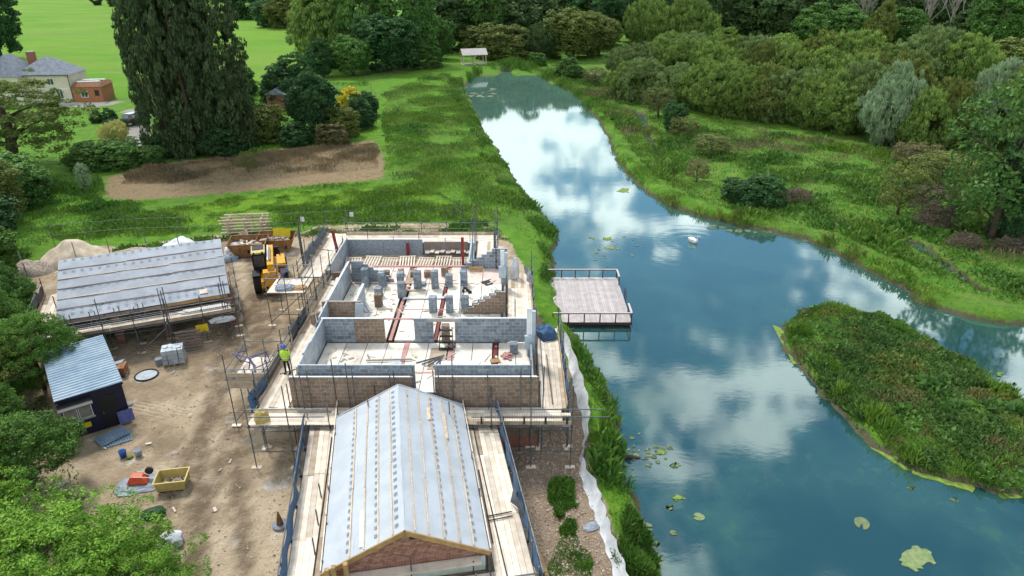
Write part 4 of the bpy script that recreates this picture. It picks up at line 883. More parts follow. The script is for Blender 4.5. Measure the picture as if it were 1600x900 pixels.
blob('algae_mat', 'long yellow algae strip along the near edge of the island', 'algae', 'algae', [(1340, 674), (1352, 678), (1374, 696), (1412, 720), (1440, 733), (1490, 748), (1524, 760), (1522, 769), (1480, 758), (1430, 741), (1395, 724), (1362, 701)], WATER_Z + .004, seed=1)
blob('algae_mat', 'yellow algae patch at the right end of the island edge', 'algae', 'algae', [(1548, 763), (1600, 764), (1620, 770), (1580, 781), (1560, 775)], WATER_Z + .004, seed=2)
blob('algae_mat', 'yellow algae rim at the left tip of the island', 'algae', 'algae', [(1208, 508), (1220, 512), (1232, 540), (1248, 570), (1240, 570), (1222, 540)], WATER_Z + .004, seed=3, jit=.08)
blob('weed_raft', 'large pale weed raft floating in the blue foreground water', 'weed', 'weed', [(1405, 873), (1418, 858), (1432, 855), (1452, 862), (1462, 882), (1446, 880), (1437, 889), (1430, 892), (1412, 884)], WATER_Z + .004, seed=4, jit=.1)
for i, (px, py, s, l) in enumerate(((1035, 706, 14, 'at the far side of the lily scatter'), (1055, 727, 12, 'just right of the lily scatter'), (1060, 779, 15, 'upper one in the dark foreground water'), (1047, 793, 13, 'lower one in the dark foreground water'), (1025, 850, 11, 'touching the near bank'), (1022, 884, 12, 'at the bottom edge of the picture'), (1425, 763, 8, 'small one off the island algae strip'), (1492, 782, 7, 'round one off the island algae strip'), (948, 373, 11, 'beyond the deck, farther one'), (952, 387, 12, 'beyond the deck, nearer one'), (1562, 585, 9, 'behind the island on the right channel'), (1585, 600, 6, 'smaller one behind the island on the right channel'), (975, 298, 14, 'against the far bank at the bend'), (1021, 305, 9, 'further right along the far bank bend'))):
    blob('weed_patch', 'yellow green weed patch, ' + l, 'weed', 'weed' if i % 2 else 'algae', [(px + s * .75 * rs.uniform(.35, 1.15) * math.cos(a), py + s * .32 * rs.uniform(.35, 1.15) * math.sin(a)) for a in np.arange(0, 6.2, .7)], WATER_Z + .003, seed=i + 10, sub=4, jit=.09)
lg = T('sunken_log', 'dark log jutting from the near bank into the water', 'log', P(975, 715, WATER_Z + .05)); MB().tube([(-.5, 0, .05), (.4, .05, .02), (.9, .02, -.04)], [.11, .1, .06], 8).build('trunk', 'bark', lg); MB().tube([(.1, 0, .05), (.5, -.18, .06)], [.03, .015], 5).build('branch', 'bark', lg)

# silt fence along the near bank
sf = T('silt_fence', 'white fabric silt fence winding between the stony ground and bank', 'fence', (0, 0, 0))
path = [G(a, b_) for a, b_ in ((876, 528), (886, 558), (893, 590), (900, 622), (910, 655), (912, 690), (906, 715), (906, 742), (914, 768), (925, 797), (935, 822), (943, 848), (955, 885), (968, 925))]
wid = [.3, .35, .5, .6, .4, .2, .15, .25, .55, .45, .38, .34, .4, .4]; hei = [.6, .6, .6, .5, .55, .5, .45, .5, .55, .6, .6, .6, .6, .6]
def sfp(u, v):
    k = u * (len(path) - 1); i = min(int(k), len(path) - 2); f = k - i; p = path[i].lerp(path[i + 1], f); w = wid[i] * (1 - f) + wid[i + 1] * f; h = hei[i] * (1 - f) + hei[i + 1] * f
    return p + Vector((w * v + .05 * math.sin(k * 7 + v * 4), .06 * math.sin(k * 5), .03 + h * (v ** 1.6) + .03 * math.sin(k * 9 + v * 5)))
sheet('fabric', 'white_sheet', sf, sfp, 90, 8)
for i in range(0, len(path), 1): q = Vector(sfp(i / (len(path) - 1), .95)); pole('stake', sf, 'dead_wood', (q.x, q.y, q.z - .7), (q.x + .03, q.y, q.z + .15), .022)
bundle('blue_tarp', 'crumpled blue grey tarp at the back end of the right front scaffold', 'tarp', 'net_blue', (2.1, 36.5, SZ), 1.1, 1.3, .7, .3, 31)
bundle('plastic_heap', 'torn grey plastic heap beside the silt fence', 'plastic', 'grey_sheet', G(923, 824), .7, .5, .14, .5, 8)
plank_thing('scaffold_plank', 'tan plank lying on the stony ground at the bottom', 'plank', 'timber', G(838, 855) + Vector((0, 0, .08)), G(856, 905) + Vector((0, 0, .08)), .16, .05)

# ------------------------------------------------------------------ the yard
# cabin
cab = T('site_cabin', 'navy site cabin with a pale blue corrugated tin roof', 'cabin', (-24.5, 33.1, 0), R(-53))
CLn, CWd, CHt = 6.3, 3.0, 2.55
pc('body', cab, 'navy', (0, 0, CHt / 2 - .03), (CLn, CWd, CHt - .1))
rf = MB(); nrib = 22
for i in range(nrib):
    xa = -CLn / 2 - .1 + (CLn + .2) * i / nrib; w = (CLn + .2) / nrib
    for a, b_, za, zb in ((0, .35, 0, 0), (.35, .5, 0, .05), (.5, .8, .05, .05), (.8, 1, .05, 0)):
        rf.face([(xa + w * a, -CWd / 2 - .12, CHt + za), (xa + w * b_, -CWd / 2 - .12, CHt + zb), (xa + w * b_, CWd / 2 + .12, CHt + zb + .06), (xa + w * a, CWd / 2 + .12, CHt + za + .06)])
rf.build('roof', 'tin', cab); pc('roof_edge', cab, 'navy', (CLn / 2 + .09, 0, CHt - .03), (.04, CWd + .2, .16))
for i in range(12): pc('wall_rib', cab, 'navy', (-CLn / 2 + .3 + i * .53, CWd / 2 + .012, 1.2), (.14, .05, 2.3))
ex = CLn / 2
for k, yy in enumerate((-1.1, -.42)): w_ = pc('window', cab, 'white_paint', (ex - .02, yy, 1.55), (.06, .64, .95)); pc('pane', cab, 'glass_pale', (ex + .012, yy, 1.55), (.02, .56, .86))
pc('window_sill', cab, 'concrete', (ex + .03, -.76, 1.04), (.12, 1.45, .06)); pc('shutter', cab, 'black_plastic', (ex + .3, -.8, 2.2), (.6, 1.6, .04), ry=.25)
pc('door', cab, 'black_plastic', (ex, .65, 1.05), (.06, .85, 2.0)); pc('door_handle', cab, 'tube', (ex + .05, .35, 1.05), (.05, .04, .14)); pc('yellow_sign', cab, 'yellow', (ex + .01, -.55, .62), (.03, .42, .3)); pc('blue_board', cab, 'blue_paint', (ex + .25, 1.3, .55), (.06, .75, .7), ry=-.3)
plank_thing('white_board', 'small white board lying on the tin cabin roof', 'board', 'white_board', P(93, 538, 2.66), P(112, 538, 2.66), .35, .02)
# red gas bottles
for i, (px, py) in enumerate(((171, 610), (175, 622), (178, 632), (182, 640))):
    g_ = T('gas_bottle', f'red gas bottle against the cabin side, {("farthest", "second", "third", "nearest")[i]} from the brick pallet' if i else 'red gas bottle against the cabin side, nearest the brick pallet', 'gas bottle', G(px, py) , 0, 'red gas bottles'); MB().lathe([(.14, 0), (.17, .06), (.17, .55), (.12, .68), (.05, .72)], 12).build('cylinder', 'red_paint', g_, True); MB().lathe([(.09, 0), (.09, .1)], 10).build('collar', 'red_paint', g_, loc=(0, 0, .7)); pc('valve', g_, 'tube', (0, 0, .77), (.05, .05, .1))
# pallet loads
def pallet(root, w, d, z=0.0):
    for i in range(5): pc('pallet_slat', root, 'board_old', (0, -d / 2 + d * (i + .5) / 5, z + .125), (w, d / 5 - .05, .02))
    for x in (-w / 2 + .05, 0, w / 2 - .05): pc('pallet_bearer', root, 'board_old', (x, 0, z + .06), (.09, d, .1))
bp_ = T('brick_pallet', 'pallet of red bricks with torn wrapping beside the cabin', 'brick pallet', G(183, 586), R(15)); pallet(bp_, 1.25, .9)
bb = MB()
for c in range(7):
    for i in range(5):
        for j in range(4):
            if c == 6 and random.random() < .5: continue
            bb.box((-.48 + i * .24, -.33 + j * .22, .18 + c * .075), (.225, .2, .066), random.uniform(-.03, .03), tint=random.choice((0, .5, 1)))
stuff(bb.build('bricks', 'brick_orange', bp_)); netting(bp_, [(-.5, -.2, .72), (.4, .2, .72)], .06, 'grey_sheet', (.1, .35), 'wrapping', .05, 10)
gp_ = T('wrapped_pallet', 'pallet of grey foil-wrapped blocks by the garage front', 'pallet load', G(274, 566), R(18)); pallet(gp_, 1.3, 1.0)
for c in range(3):
    for i in range(4):
        for j in range(2): pc('wrapped_pack', gp_, 'foil', (-.48 + i * .32 + random.uniform(-.02, .02), -.23 + j * .46, .3 + c * .33), (.3, .44, .31), random.uniform(-.06, .06))
for i in range(4): pc('torn_wrap', gp_, 'white_sheet', (-.4 + i * .27, random.uniform(-.2, .2), 1.16), (.25, .3, .04), random.uniform(-1, 1), random.uniform(-.4, .4))
pc('grey_bucket_block', gp_, 'block_grey', (-.95, .1, .2), (.4, .4, .4), .3)
wp_ = T('board_panel', 'brown slatted panel leaning behind the grey wrapped pallet', 'panel', G(297, 549), R(18))
for i in range(7): pc('slat', wp_, 'timber_grey', (0, .25 - .075 * i + .25, .1 + (6 - i) * .2 - .35 + .28), (1.55, .03, .17), 0, .35)
ys = T('yellow_notice', 'yellow notice board fixed on the garage scaffold', 'sign', gar.matrix_basis @ Vector((8.3, -1.72, .85)), GR); pc('board', ys, 'yellow', (0, 0, .3), (.75, .03, .55)); pc('clip', ys, 'tube', (0, .04, .3), (.06, .05, .5))
bundle('white_tarp', 'white tarp hung over the garage scaffold end', 'tarp', 'white_sheet', gar.matrix_basis @ Vector((9.6, -1.5, 1.25)), 1.6, .3, .4, GR, 12)
hoop = T('manhole_ring', 'grey round cover with black rim lying on the yard', 'cover', G(229, 587)); MB().lathe([(.62, .0), (.62, .04)], 24).build('cover', 'foil', hoop); tr_ = MB(); k = 24; tr_.tube([(.66 * math.cos(6.283 * i / k), .66 * math.sin(6.283 * i / k), .05) for i in range(k + 1)], .05, 6, False); tr_.build('rim', 'black_plastic', hoop)
# mortar tub
tb = T('mortar_tub', 'yellow plastic mortar tub holding a little rubble', 'tub', G(272, 760), R(10)); tb.scale = (.88, .88, .88)
o_, i_ = MB(), MB()
for a, b_, sx, sy in (((0, -1), 0, 1.5, .05), ((0, 1), 0, 1.5, .05), ((-1, 0), 0, .05, 1.0), ((1, 0), 0, .05, 1.0)): o_.box((a[0] * .74, a[1] * .5, .42), (sx, sy, .66), rx=-a[1] * .16, ry=a[0] * .16)
o_.box((0, 0, .12), (1.3, .88, .06)); o_.build('bin', 'tub', tb)
for a in ((0, -.58, 1.72, .08), (0, .58, 1.72, .08), (-.82, 0, .08, 1.2), (.82, 0, .08, 1.2)): pc('rim', tb, 'tub', (a[0], a[1], .75), (a[2], a[3], .05))
for x in (-.5, .5): pc('skid', tb, 'black_plastic', (x, 0, .05), (.12, .9, .1))
rbm = MB(); 
for i in range(40): rbm.box((random.uniform(-.55, .55), random.uniform(-.35, .35), .2 + random.uniform(0, .16)), (random.uniform(.06, .2),) * 3, random.uniform(0, 3), random.uniform(0, 3))
stuff(rbm.build('rubble', 'rubble', tb))
# wheelbarrow on a plastic sheet
bundle('plastic_sheet', 'crumpled grey plastic sheet under the orange wheelbarrow', 'plastic sheet', 'grey_sheet', G(216, 758), 1.9, 1.35, .14, .3, 15)
wbp = G(219, 756); wbw = T('wheelbarrow', 'orange wheelbarrow tipped over on a grey plastic sheet', 'wheelbarrow', (wbp.x, wbp.y, wbp.z + .16), R(5))
tr = MB(); tr.v = [(-.5, -.3, .05), (.45, -.26, .02), (.4, .26, .1), (-.45, .3, .12), (-.32, -.16, .38), (.22, -.14, .34), (.2, .14, .38), (-.28, .16, .42)]; tr.f = [(0, 1, 5, 4), (1, 2, 6, 5), (2, 3, 7, 6), (3, 0, 4, 7), (4, 5, 6, 7), (3, 2, 1, 0)]; tr.t = [0] * 6; tr.build('tray', 'orange', wbw)
for s in (-1, 1): pole('handle', wbw, 'white_paint', (-.1, .2 * s, .42), (.85, .26 * s + .1, .3), .02)
wl_ = MB(); wl_.tube([(.45, .16 + .04, .42), (.45, .32, .42)], .19, 14); wl_.build('wheel', 'rubber', wbw)
# buckets, sheets, bags, cone
for i, (px, py, m, l) in enumerate(((193, 714, 'blue_plastic', 'blue and white bucket beside the tin sheets'), (217, 712, 'foil', 'grey bucket left standing on the sandy yard'))):
    b_ = T('bucket', l, 'bucket', G(px, py), 0); MB().lathe([(.15, 0), (.19, .36), (.2, .38), (.18, .38), (.14, .04)], 14).build('pail', m, b_, True); MB().tube([(.19 * math.cos(a), .03, .38 + .12 * math.sin(a)) for a in np.arange(0, 3.2, .35)], .008, 4).build('handle', 'tube', b_)
bundle('green_bag', 'small green bag between the two buckets', 'bag', 'algae', G(203, 716), .3, .25, .16, .4, 16)
for i, (px, py, rz, z) in enumerate(((181, 688, .6, .04), (176, 684, .9, .12))):
    t_ = MB()
    for j in range(12):
        xa = -.75 + j * .125
        t_.face([(xa, -.5, 0), (xa + .06, -.5, .05), (xa + .06, .5, .05), (xa, .5, 0)]).face([(xa + .06, -.5, .05), (xa + .125, -.5, 0), (xa + .125, .5, 0), (xa + .06, .5, .05)])
    p = G(px, py); tag(t_.build('tin_sheet', 'tin', None, loc=(p.x, p.y, p.z + z), rot=(.05, 0, rz)), ('ribbed grey tin sheet flat on the ground by the cabin', 'upper ribbed tin sheet leaning by the cabin door')[i], 'tin sheet')
bundle('green_net', 'dark green netting heap half under the bright tree', 'netting', 'leaf_dark', G(240, 805), 1.0, .7, .35, .4, 17); bundle('white_sack', 'white builders sack at the edge of the bright tree', 'sack', 'white_sheet', G(268, 850), 1.0, .8, .6, .2, 18); bundle('pale_sack', 'pale sack beside the cabin corner debris', 'sack', 'concrete', G(195, 633), .8, .5, .15, .2, 19)
cn = T('yard_cone', 'brown traffic cone in a grey dish on the yard', 'cone', G(438, 822)); MB().lathe([(.3, 0), (.36, .1), (.34, .14), (.05, .14)], 16).build('base', 'grey_sheet', cn, True); MB().lathe([(.16, .14), (.03, .85), (.02, .86)], 14).build('body', 'rust', cn, True)
# stones scattered on the ground: far too many to count
def rocks(name, label, mat, pts, n, smin, smax, seed):
    rs = random.Random(seed); pl = poly(pts); xs = [p[0] for p in pl]; ys = [p[1] for p in pl]; b = MB(); k = 0; tries = 0
    cand = np.array([[rs.uniform(min(xs), max(xs)), rs.uniform(min(ys), max(ys))] for _ in range(n * 3)]); d = sdist(cand[:, 0], cand[:, 1], pl); cand = cand[d < 0][:n]; z = ground_z(cand[:, 0], cand[:, 1])
    for (x, y), zz in zip(cand, z): s = rs.uniform(smin, smax) * rs.choice((1, 1, 1, 1.8)); b.box((x, y, zz + s * .15), (s, s * rs.uniform(.6, 1), s * .6), rs.uniform(0, 3), rs.uniform(-.5, .5), tint=rs.random(), taper=.6)
    o = stuff(b.build(name, mat)); o['label'] = label; o['category'] = 'stones'; return o
M('stone', (.36, .26, .18), (.23, .155, .1), 5, .9, rnd=0, tint=(.5, .42, .33))
rocks('loose_stones', 'loose stones and rubble on the ground right of the house', 'stone', [(790, 700), (860, 640), (905, 640), (918, 720), (940, 830), (965, 930), (830, 930)], 4200, .03, .085, 3)
rocks('yard_gravel', 'pale chippings strewn over the sandy yard', 'stone', [(200, 660), (300, 560), (420, 480), (450, 660), (460, 900), (300, 900), (220, 800)], 1100, .025, .075, 4)
# sand and rubble heaps behind the garage
def heap(name, label, mat, loc, w, d, h, seed):
    b = MB(); n = 26
    for i in range(n + 1):
        for j in range(n + 1):
            u, v = i / n * 2 - 1, j / n * 2 - 1; r = math.sqrt(u * u + v * v); z = h * max(0, 1 - r ** 2.4) * (1 + .25 * wob(u * 3 + seed, v * 3)) - .12 * (r > 1)
            b.v.append((u * w / 2, v * d / 2, z + .03 * wob(u * 11, v * 13 + seed)))
    for i in range(n):
        for j in range(n): k = i * (n + 1) + j; b.f.append((k, k + n + 1, k + n + 2, k + 1)); b.t.append(0)
    return tag(b.build(name, mat, None, True, loc=loc), label, 'heap')
p = P(122, 408); heap('sand_heap', 'big pale sand heap behind the garage roof', 'sand', (p.x, p.y, -.05), 6.6, 4.2, 1.7, 1); p = P(70, 425); heap('earth_heap', 'dry grassy earth heap at the garage left end', 'rubble', (p.x - 1, p.y, -.05), 3.6, 3, 1.0, 2)
p = P(285, 392); heap('white_heap', 'white sheeted heap peeping over the garage ridge', 'white_board', (p.x, p.y, 0), 4.2, 2.2, 1.1, 4); p = P(235, 400); heap('rubble_ridge', 'low rubble ridge behind the garage', 'rubble', (p.x, p.y, -.05), 9, 2.2, .7, 5)
# skips
def skip(label, loc, rz, fill, yellow):
    s = T('skip', label, 'skip', loc, rz, 'waste skips at the top of the yard'); m = 'skip_yellow'
    o = MB(); o.v = [(-1.0, -.8, .1), (1.0, -.8, .1), (1.0, .8, .1), (-1.0, .8, .1), (-1.6, -.9, 1.25), (1.6, -.9, 1.25), (1.6, .9, 1.5), (-1.6, .9, 1.5)]; o.f = [(3, 2, 1, 0), (0, 1, 5, 4), (1, 2, 6, 5), (2, 3, 7, 6), (3, 0, 4, 7)]; o.t = [0] * 5; o.build('shell', m, s)
    for a, b_ in (((-1.6, -.9, 1.25), (1.6, -.9, 1.25)), ((1.6, -.9, 1.25), (1.6, .9, 1.5)), ((1.6, .9, 1.5), (-1.6, .9, 1.5)), ((-1.6, .9, 1.5), (-1.6, -.9, 1.25))): beam('rim', s, 'rust', a, b_, .08, .07)
    for x in (-.6, .6): pc('lug', s, 'rust', (x, -.93, .8), (.1, .12, .3))
    r = MB()
    for i in range(50): r.box((random.uniform(-1.1, 1.1), random.uniform(-.65, .65), .85 + random.uniform(0, .35)), (random.uniform(.1, .6), random.uniform(.08, .25), random.uniform(.05, .2)), random.uniform(0, 3), random.uniform(-.4, .4), tint=random.random())
    stuff(r.build('waste', fill, s))
    if yellow: pc('yellow_sheet', s, 'yellow', (.35, .62, 1.45), (1.5, .05, .75), 0, -.25, .1)
    return s
p = P(391, 398); skip('rusty skip of timber waste, left of two behind the telehandler', (p.x, p.y, 0), R(6), 'board', False); p = P(435, 391); skip('rusty skip with a yellow sheet, right of two behind the telehandler', (p.x, p.y, 0), R(4), 'rubble', True)
# timber racks and sack beyond the garage end
tp = P(368, 385); tk = T('timber_stack', 'criss-cross stack of pale timber behind the left skip', 'timber stack', (tp.x, tp.y + 3.2, 0), R(8))
for i in range(6):
    for j in range(3): pc('timber_length', tk, 'batten', (0, -.8 + j * .8, .2 + i * .3), (4.2 + random.uniform(-.4, .4), .1, .09), random.uniform(-.04, .04)); 
    for j in range(3): pc('bearer', tk, 'board_old', (-1.5 + j * 1.5, 0, .07 + i * .3), (.1, 1.9, .14))
p = P(364, 402); bundle('debris_bag', 'bulging white debris bag beside the left skip', 'bag', 'white_sheet', (p.x, p.y + .6, 0), 1.6, 1.2, 1.1, .2, 21); bundle('grey_tarp_roll', 'rolled grey tarpaulin at the garage right end', 'tarp', 'grey_sheet', (p.x - .1, p.y - .9, 0), 1.7, .7, .5, .4, 22)
for i in range(6): plank_thing('waste_plank', 'broken plank sticking up beside the white debris bag', 'plank', 'board_old', (p.x + .6 + .15 * i, p.y + .9, .2), (p.x + .2 + .1 * i, p.y + 1.6 + .1 * i, 1.6 + .1 * (i % 3)), .15, .04, 'broken planks by the skip')
# telehandler, seen from behind
tl = T('telehandler', 'yellow telehandler with boom and dark cab parked on the yard', 'telehandler', (-19.3, 49.9, 0), R(19))
def tyre(x, y, r, w):
    t_ = MB(); t_.tube([(-w / 2, 0, 0), (-w / 2 + .05, 0, 0), (w / 2 - .05, 0, 0), (w / 2, 0, 0)], [r * .88, r, r, r * .88], 20)
    for i in range(18): a = 6.283 * i / 18; t_.box((0, (r + .01) * math.cos(a), (r + .01) * math.sin(a)), (w * .96, .06, .09), 0, a)
    wh = t_.build('tyre', 'rubber', tl, loc=(x, y, r)); MB().tube([(-w / 2 - .01, 0, 0), (w / 2 + .01, 0, 0)], r * .5, 14).build('rim', 'machine', wh); return wh
for x in (-.93, .93):
    for y in (-1.35, 1.45): tyre(x, y, .66, .46)
b_ = MB(); b_.box((0, 0, .85), (1.3, 4.4, .5)); b_.box((.0, -2.0, 1.15), (.95, .7, 1.25), taper=.92); b_.build('chassis', 'machine', tl)
pc('counterweight', tl, 'machine', (0, -2.3, 1.0), (.85, .25, 1.1)); 
for x in (-.28, .28): pc('rear_light', tl, 'black_plastic', (x, -2.44, .72), (.12, .04, .16))
b_ = MB(); b_.box((-.62, .1, 1.9), (.9, 1.5, 1.3), taper=.9); b_.build('cab', 'black_plastic', tl); pc('cab_window', tl, 'glass', (-.62, -.66, 2.02), (.68, .03, .8), 0, -.05); pc('cab_window', tl, 'glass', (-1.07, .1, 2.02), (.03, 1.2, .8))
pc('cab_roof', tl, 'tub', (-.62, .1, 2.58), (.92, 1.5, .1)); pc('roof_grille', tl, 'black_plastic', (-.62, .35, 2.64), (.75, .85, .05)); pc('roof_lamp', tl, 'black_plastic', (-.9, -.62, 2.6), (.12, .1, .12)); pc('roof_lamp', tl, 'black_plastic', (-.35, -.62, 2.6), (.12, .1, .12))
b_ = MB(); b_.box((.8, .1, 1.35), (.6, 2.0, .75), taper=.9); b_.build('engine_cover', 'machine', tl); pc('engine_vent', tl, 'black_plastic', (.8, -.93, 1.35), (.42, .04, .3)); pole('exhaust', tl, 'fitting', (.75, .9, 1.7), (.75, .9, 2.2), .05)
beam('boom', tl, 'machine', (.1, -2.0, 2.0), (.12, 2.6, 1.7), .42, .42); beam('boom_inner', tl, 'tub', (.12, 2.4, 1.72), (.13, 3.3, 1.45), .3, .3); beam('boom_ram', tl, 'tube', (.1, -1.3, 2.27), (.12, 1.6, 2.07), .1, .1); beam('boom_stripe', tl, 'white_board', (-.05, -1.2, 2.235), (-.03, 2.4, 2.0), .08, .03)
tl.scale = (1.12, 1.12, 1.12)
pc('carriage', tl, 'black_plastic', (.12, 3.4, .95), (1.2, .12, .9)); 
for x in (-.3, .5): pc('fork', tl, 'black_plastic', (x, 4.0, .4), (.12, 1.2, .06))
for x in (-1.12, 1.1): pole('mirror_arm', tl, 'fitting', (x * .95, .8, 2.1), (x * 1.12, .95, 2.2), .02); pc('mirror', tl, 'black_plastic', (x * 1.15, .96, 2.2), (.16, .05, .26))
for x in (-.93, .93):
    for y in (-1.35, 1.45): pc('mudguard', tl, 'black_plastic', (x, y, 1.42), (.5, 1.1, .05))

# ------------------------------------------------------------------ the workman
pp = P(450, 583, SZ); man = T('person', 'person in yellow hi-vis vest and blue hard hat on the left scaffold', 'person', (pp.x, pp.y, SZ), R(178))
V = [(0, 0, .95), (0, 0, 1.12), (0, -.01, 1.32), (0, .0, 1.46), (0, .01, 1.54), (0, .03, 1.62), (0, .035, 1.74)]; E_ = [(i, i + 1) for i in range(6)]; Rr = [(.15, .11), (.14, .1), (.17, .11), (.1, .075), .055, (.075, .09), (.06, .075)]
def chain(pts, rad, frm):
    k = frm
    for p, r in zip(pts, rad): V.append(p); Rr.append(r); E_.append((k, len(V) - 1)); k = len(V) - 1
    return k
for s in (-1, 1):
    w = chain([(s * .19, 0, 1.42), (s * .25, -.01, 1.16), (s * .24, .12, .95), (s * .235, .16, .89), (s * .23, .19, .83)], [.062, .046, .038, .028, (.018, .036)], 3)
    for q in range(4): chain([(s * .23 + .004 * q, .19 + .018 * (q - 1.5), .79), (s * .22, .215 + .016 * (q - 1.5), .755 - .006 * (q in (1, 2)))], [.0085, .007], w)
    chain([(s * .2, .23, .83), (s * .19, .24, .8)], [.01, .008], w - 1)
    chain([(s * .09, 0, .86), (s * .11, .02, .48), (s * .12, -.02, .1), (s * .125, .1, .04)], [.095, .065, .05, .04], 0)
body = skin('body', 'trouser', man, V, E_, Rr)
for mname in ('skin',): body.data.materials.append(MATS[mname])
for p_ in body.data.polygons:
    c_ = p_.center
    if c_.z > 1.5 or (c_.z < .93 and abs(c_.x) > .195): p_.material_index = 1
vest = MB().lathe([(.24, .88), (.235, 1.1), (.25, 1.3), (.235, 1.42), (.12, 1.5)], 18); vest.v = [(x, y * .66, z) for x, y, z in vest.v]; vest.build('vest', 'hi_vis', man, True)
for z in (1.0, 1.2): m_ = MB().lathe([(.248, z), (.25, z + .05)], 18); m_.v = [(x, y * .66, q) for x, y, q in m_.v]; m_.build('reflective_band', 'reflective', man, True)
for s in (-1, 1): MB().tube([(s * .17, 0, 1.42), (s * .24, -.01, 1.2), (s * .245, .1, .99)], [.085, .07, .055], 10).build('sleeve', 'hi_vis', man, True)
ht = MB().lathe([(.15, 0), (.135, .015), (.125, .06), (.09, .12), (.03, .145)], 16); ht.build('hard_hat', 'blue_plastic', man, True, loc=(0, .035, 1.70)); pc('hat_peak', man, 'blue_plastic', (0, .16, 1.71), (.18, .1, .015))
for s in (-1, 1): MB().box((s * .125, .05, .05), (.1, .28, .1), taper=.8).build('boot', 'rubber', man); MB().lathe([(.008, 0), (.014, .01), (.01, .02)], 6).build('eye', 'trouser', man, loc=(s * .03, .12, 1.66)); pc('ear', man, 'skin', (s * .08, .03, 1.65), (.02, .04, .06))
MB().box((0, .13, 1.635), (.025, .03, .045), taper=.5).build('nose', 'skin', man); pc('mouth', man, 'trouser', (0, .118, 1.59), (.04, .01, .008))

# ------------------------------------------------------------------ fences round the site
def wire_fence(label, pts, h, posts=True, mat='tube', step=0):
    f = T('wire_fence', label, 'fence', (0, 0, 0)); q = [G(a, b_) for a, b_ in pts]
    for i, p in enumerate(q): pole('post', f, mat, p + Vector((0, 0, -.1)), p + Vector((random.uniform(-.05, .05), 0, h + random.uniform(-.05, .15))), .03)
    for a, c_ in zip(q[:-1], q[1:]):
        for z in (h * .5, h * .96): pole('wire', f, mat, a + Vector((0, 0, z)), c_ + Vector((0, 0, z)), .014)
    return f
wire_fence('slim steel and wire fence crossing the grass behind the site', [(48, 447), (22, 388), (86, 384), (140, 378), (216, 372), (285, 370), (400, 368), (470, 362), (560, 358), (640, 345), (710, 338), (724, 349)], 2.0)
wire_fence('wire fence between the meadow and the garden shrubs', [(572, 128), (580, 140), (588, 155), (592, 170)], 1.3, mat='dead_wood')
wire_fence('low wire fence along the shrub edge before the pavilion', [(575, 128), (600, 122), (630, 117), (660, 113), (690, 108)], 1.2, mat='dead_wood')
for i, (px, py) in enumerate(((475, 360), (551, 352))):
    p = G(px, py); w_ = T('warning_sign', ('white sign on a post left of the rear scaffold corner', 'white sign on a post behind the rear scaffold')[i], 'sign', p); pole('post', w_, 'tube', (0, 0, 0), (0, 0, 1.2), .03); pc('board', w_, 'white_paint', (0, -.05, 1.15), (.38, .03, .45))

# ------------------------------------------------------------------ cottage and its outbuildings
cot = T('cottage', 'cream rendered cottage with slate hipped roof and brick extension', 'house', (-85.6, 131.2, 0), R(6))
def hip(name, cx, cy, w, d, z0, z1, inset, mat='slate'):
    b = MB(); a, c_ = w / 2 + .3, d / 2 + .3
    b.v = [(cx - a, cy - c_, z0), (cx + a, cy - c_, z0), (cx + a, cy + c_, z0), (cx - a, cy + c_, z0)]
    b.v += [(cx - a + inset, cy, z1), (cx + a - inset, cy, z1)] if w >= d else [(cx, cy - c_ + inset, z1), (cx, cy + c_ - inset, z1)]
    b.f = [(0, 1, 5, 4), (1, 2, 5), (2, 3, 4, 5), (3, 0, 4), (3, 2, 1, 0)] if w >= d else [(0, 1, 4), (1, 2, 5, 4), (2, 3, 5), (3, 0, 4, 5), (3, 2, 1, 0)]; b.t = [0] * 5
    return b.build(name, mat, cot)
pc('wall', cot, 'cream', (0, .5, 2.5), (9, 7, 5)); pc('wall', cot, 'cream', (-6.2, -.6, 2.5), (6, 8.4, 5)); r1 = hip('roof', 0, .5, 9, 7, 5.0, 7.8, 4.2); hip('roof', -6.2, -.6, 6, 8.4, 5.0, 8.4, 3.2)
for (x, y, z, h) in ((-3.4, 2.0, 7.2, 2.6), (-7.4, -2.2, 7.3, 2.2)): pc('chimney', cot, 'brick', (x, y, z), (1.3, .8, h)); pc('chimney_cap', cot, 'concrete', (x, y, z + h / 2 + .04), (1.4, .9, .1))
def window(parent, x, y, z, w, h):
    f = pc('window', parent, 'white_paint', (x, y, z), (w, .08, h)); q = obj('pane', unit('box', 'glass'), 'glass', f, (-.23, -.3, 0), (0, 0, 0), (.4, .6, .84)); q2 = obj('pane', unit('box', 'glass'), 'glass', f, (.23, -.3, 0), (0, 0, 0), (.4, .6, .84)); return f
window(cot, 1.3, -3.02, 3.8, 1.1, 1.2); window(cot, 2.4, -3.02, 1.4, 1.1, 1.25); pc('door', cot, 'dark_void', (.9, -3.02, 1.05), (.9, .1, 2.1)); window(cot, -6.4, -4.85, 3.8, 1.1, 1.2); pc('downpipe', cot, 'black_plastic', (4.45, -3.06, 2.5), (.09, .09, 5)); pc('gutter', cot, 'dark_void', (0, -3.36, 4.98), (9.6, .12, .1)); pc('string_course', cot, 'white_paint', (0, -3.03, 2.55), (9, .05, .1))
pc('extension_wall', cot, 'brick_orange', (7.1, -.5, 1.4), (5.2, 5, 2.8)); e_ = MB(); e_.v = [(4.55, -3.2, 2.8), (9.9, -3.2, 2.8), (9.9, 2.2, 2.95), (4.55, 2.2, 2.95), (5.1, -1.9, 3.5), (9.3, -1.9, 3.5), (9.3, 1.9, 3.5), (5.1, 1.9, 3.5)]; e_.f = [(0, 1, 5, 4), (1, 2, 6, 5), (2, 3, 7, 6), (3, 0, 4, 7), (4, 5, 6, 7)]; e_.t = [0] * 5; e_.build('extension_roof', 'rust', cot)
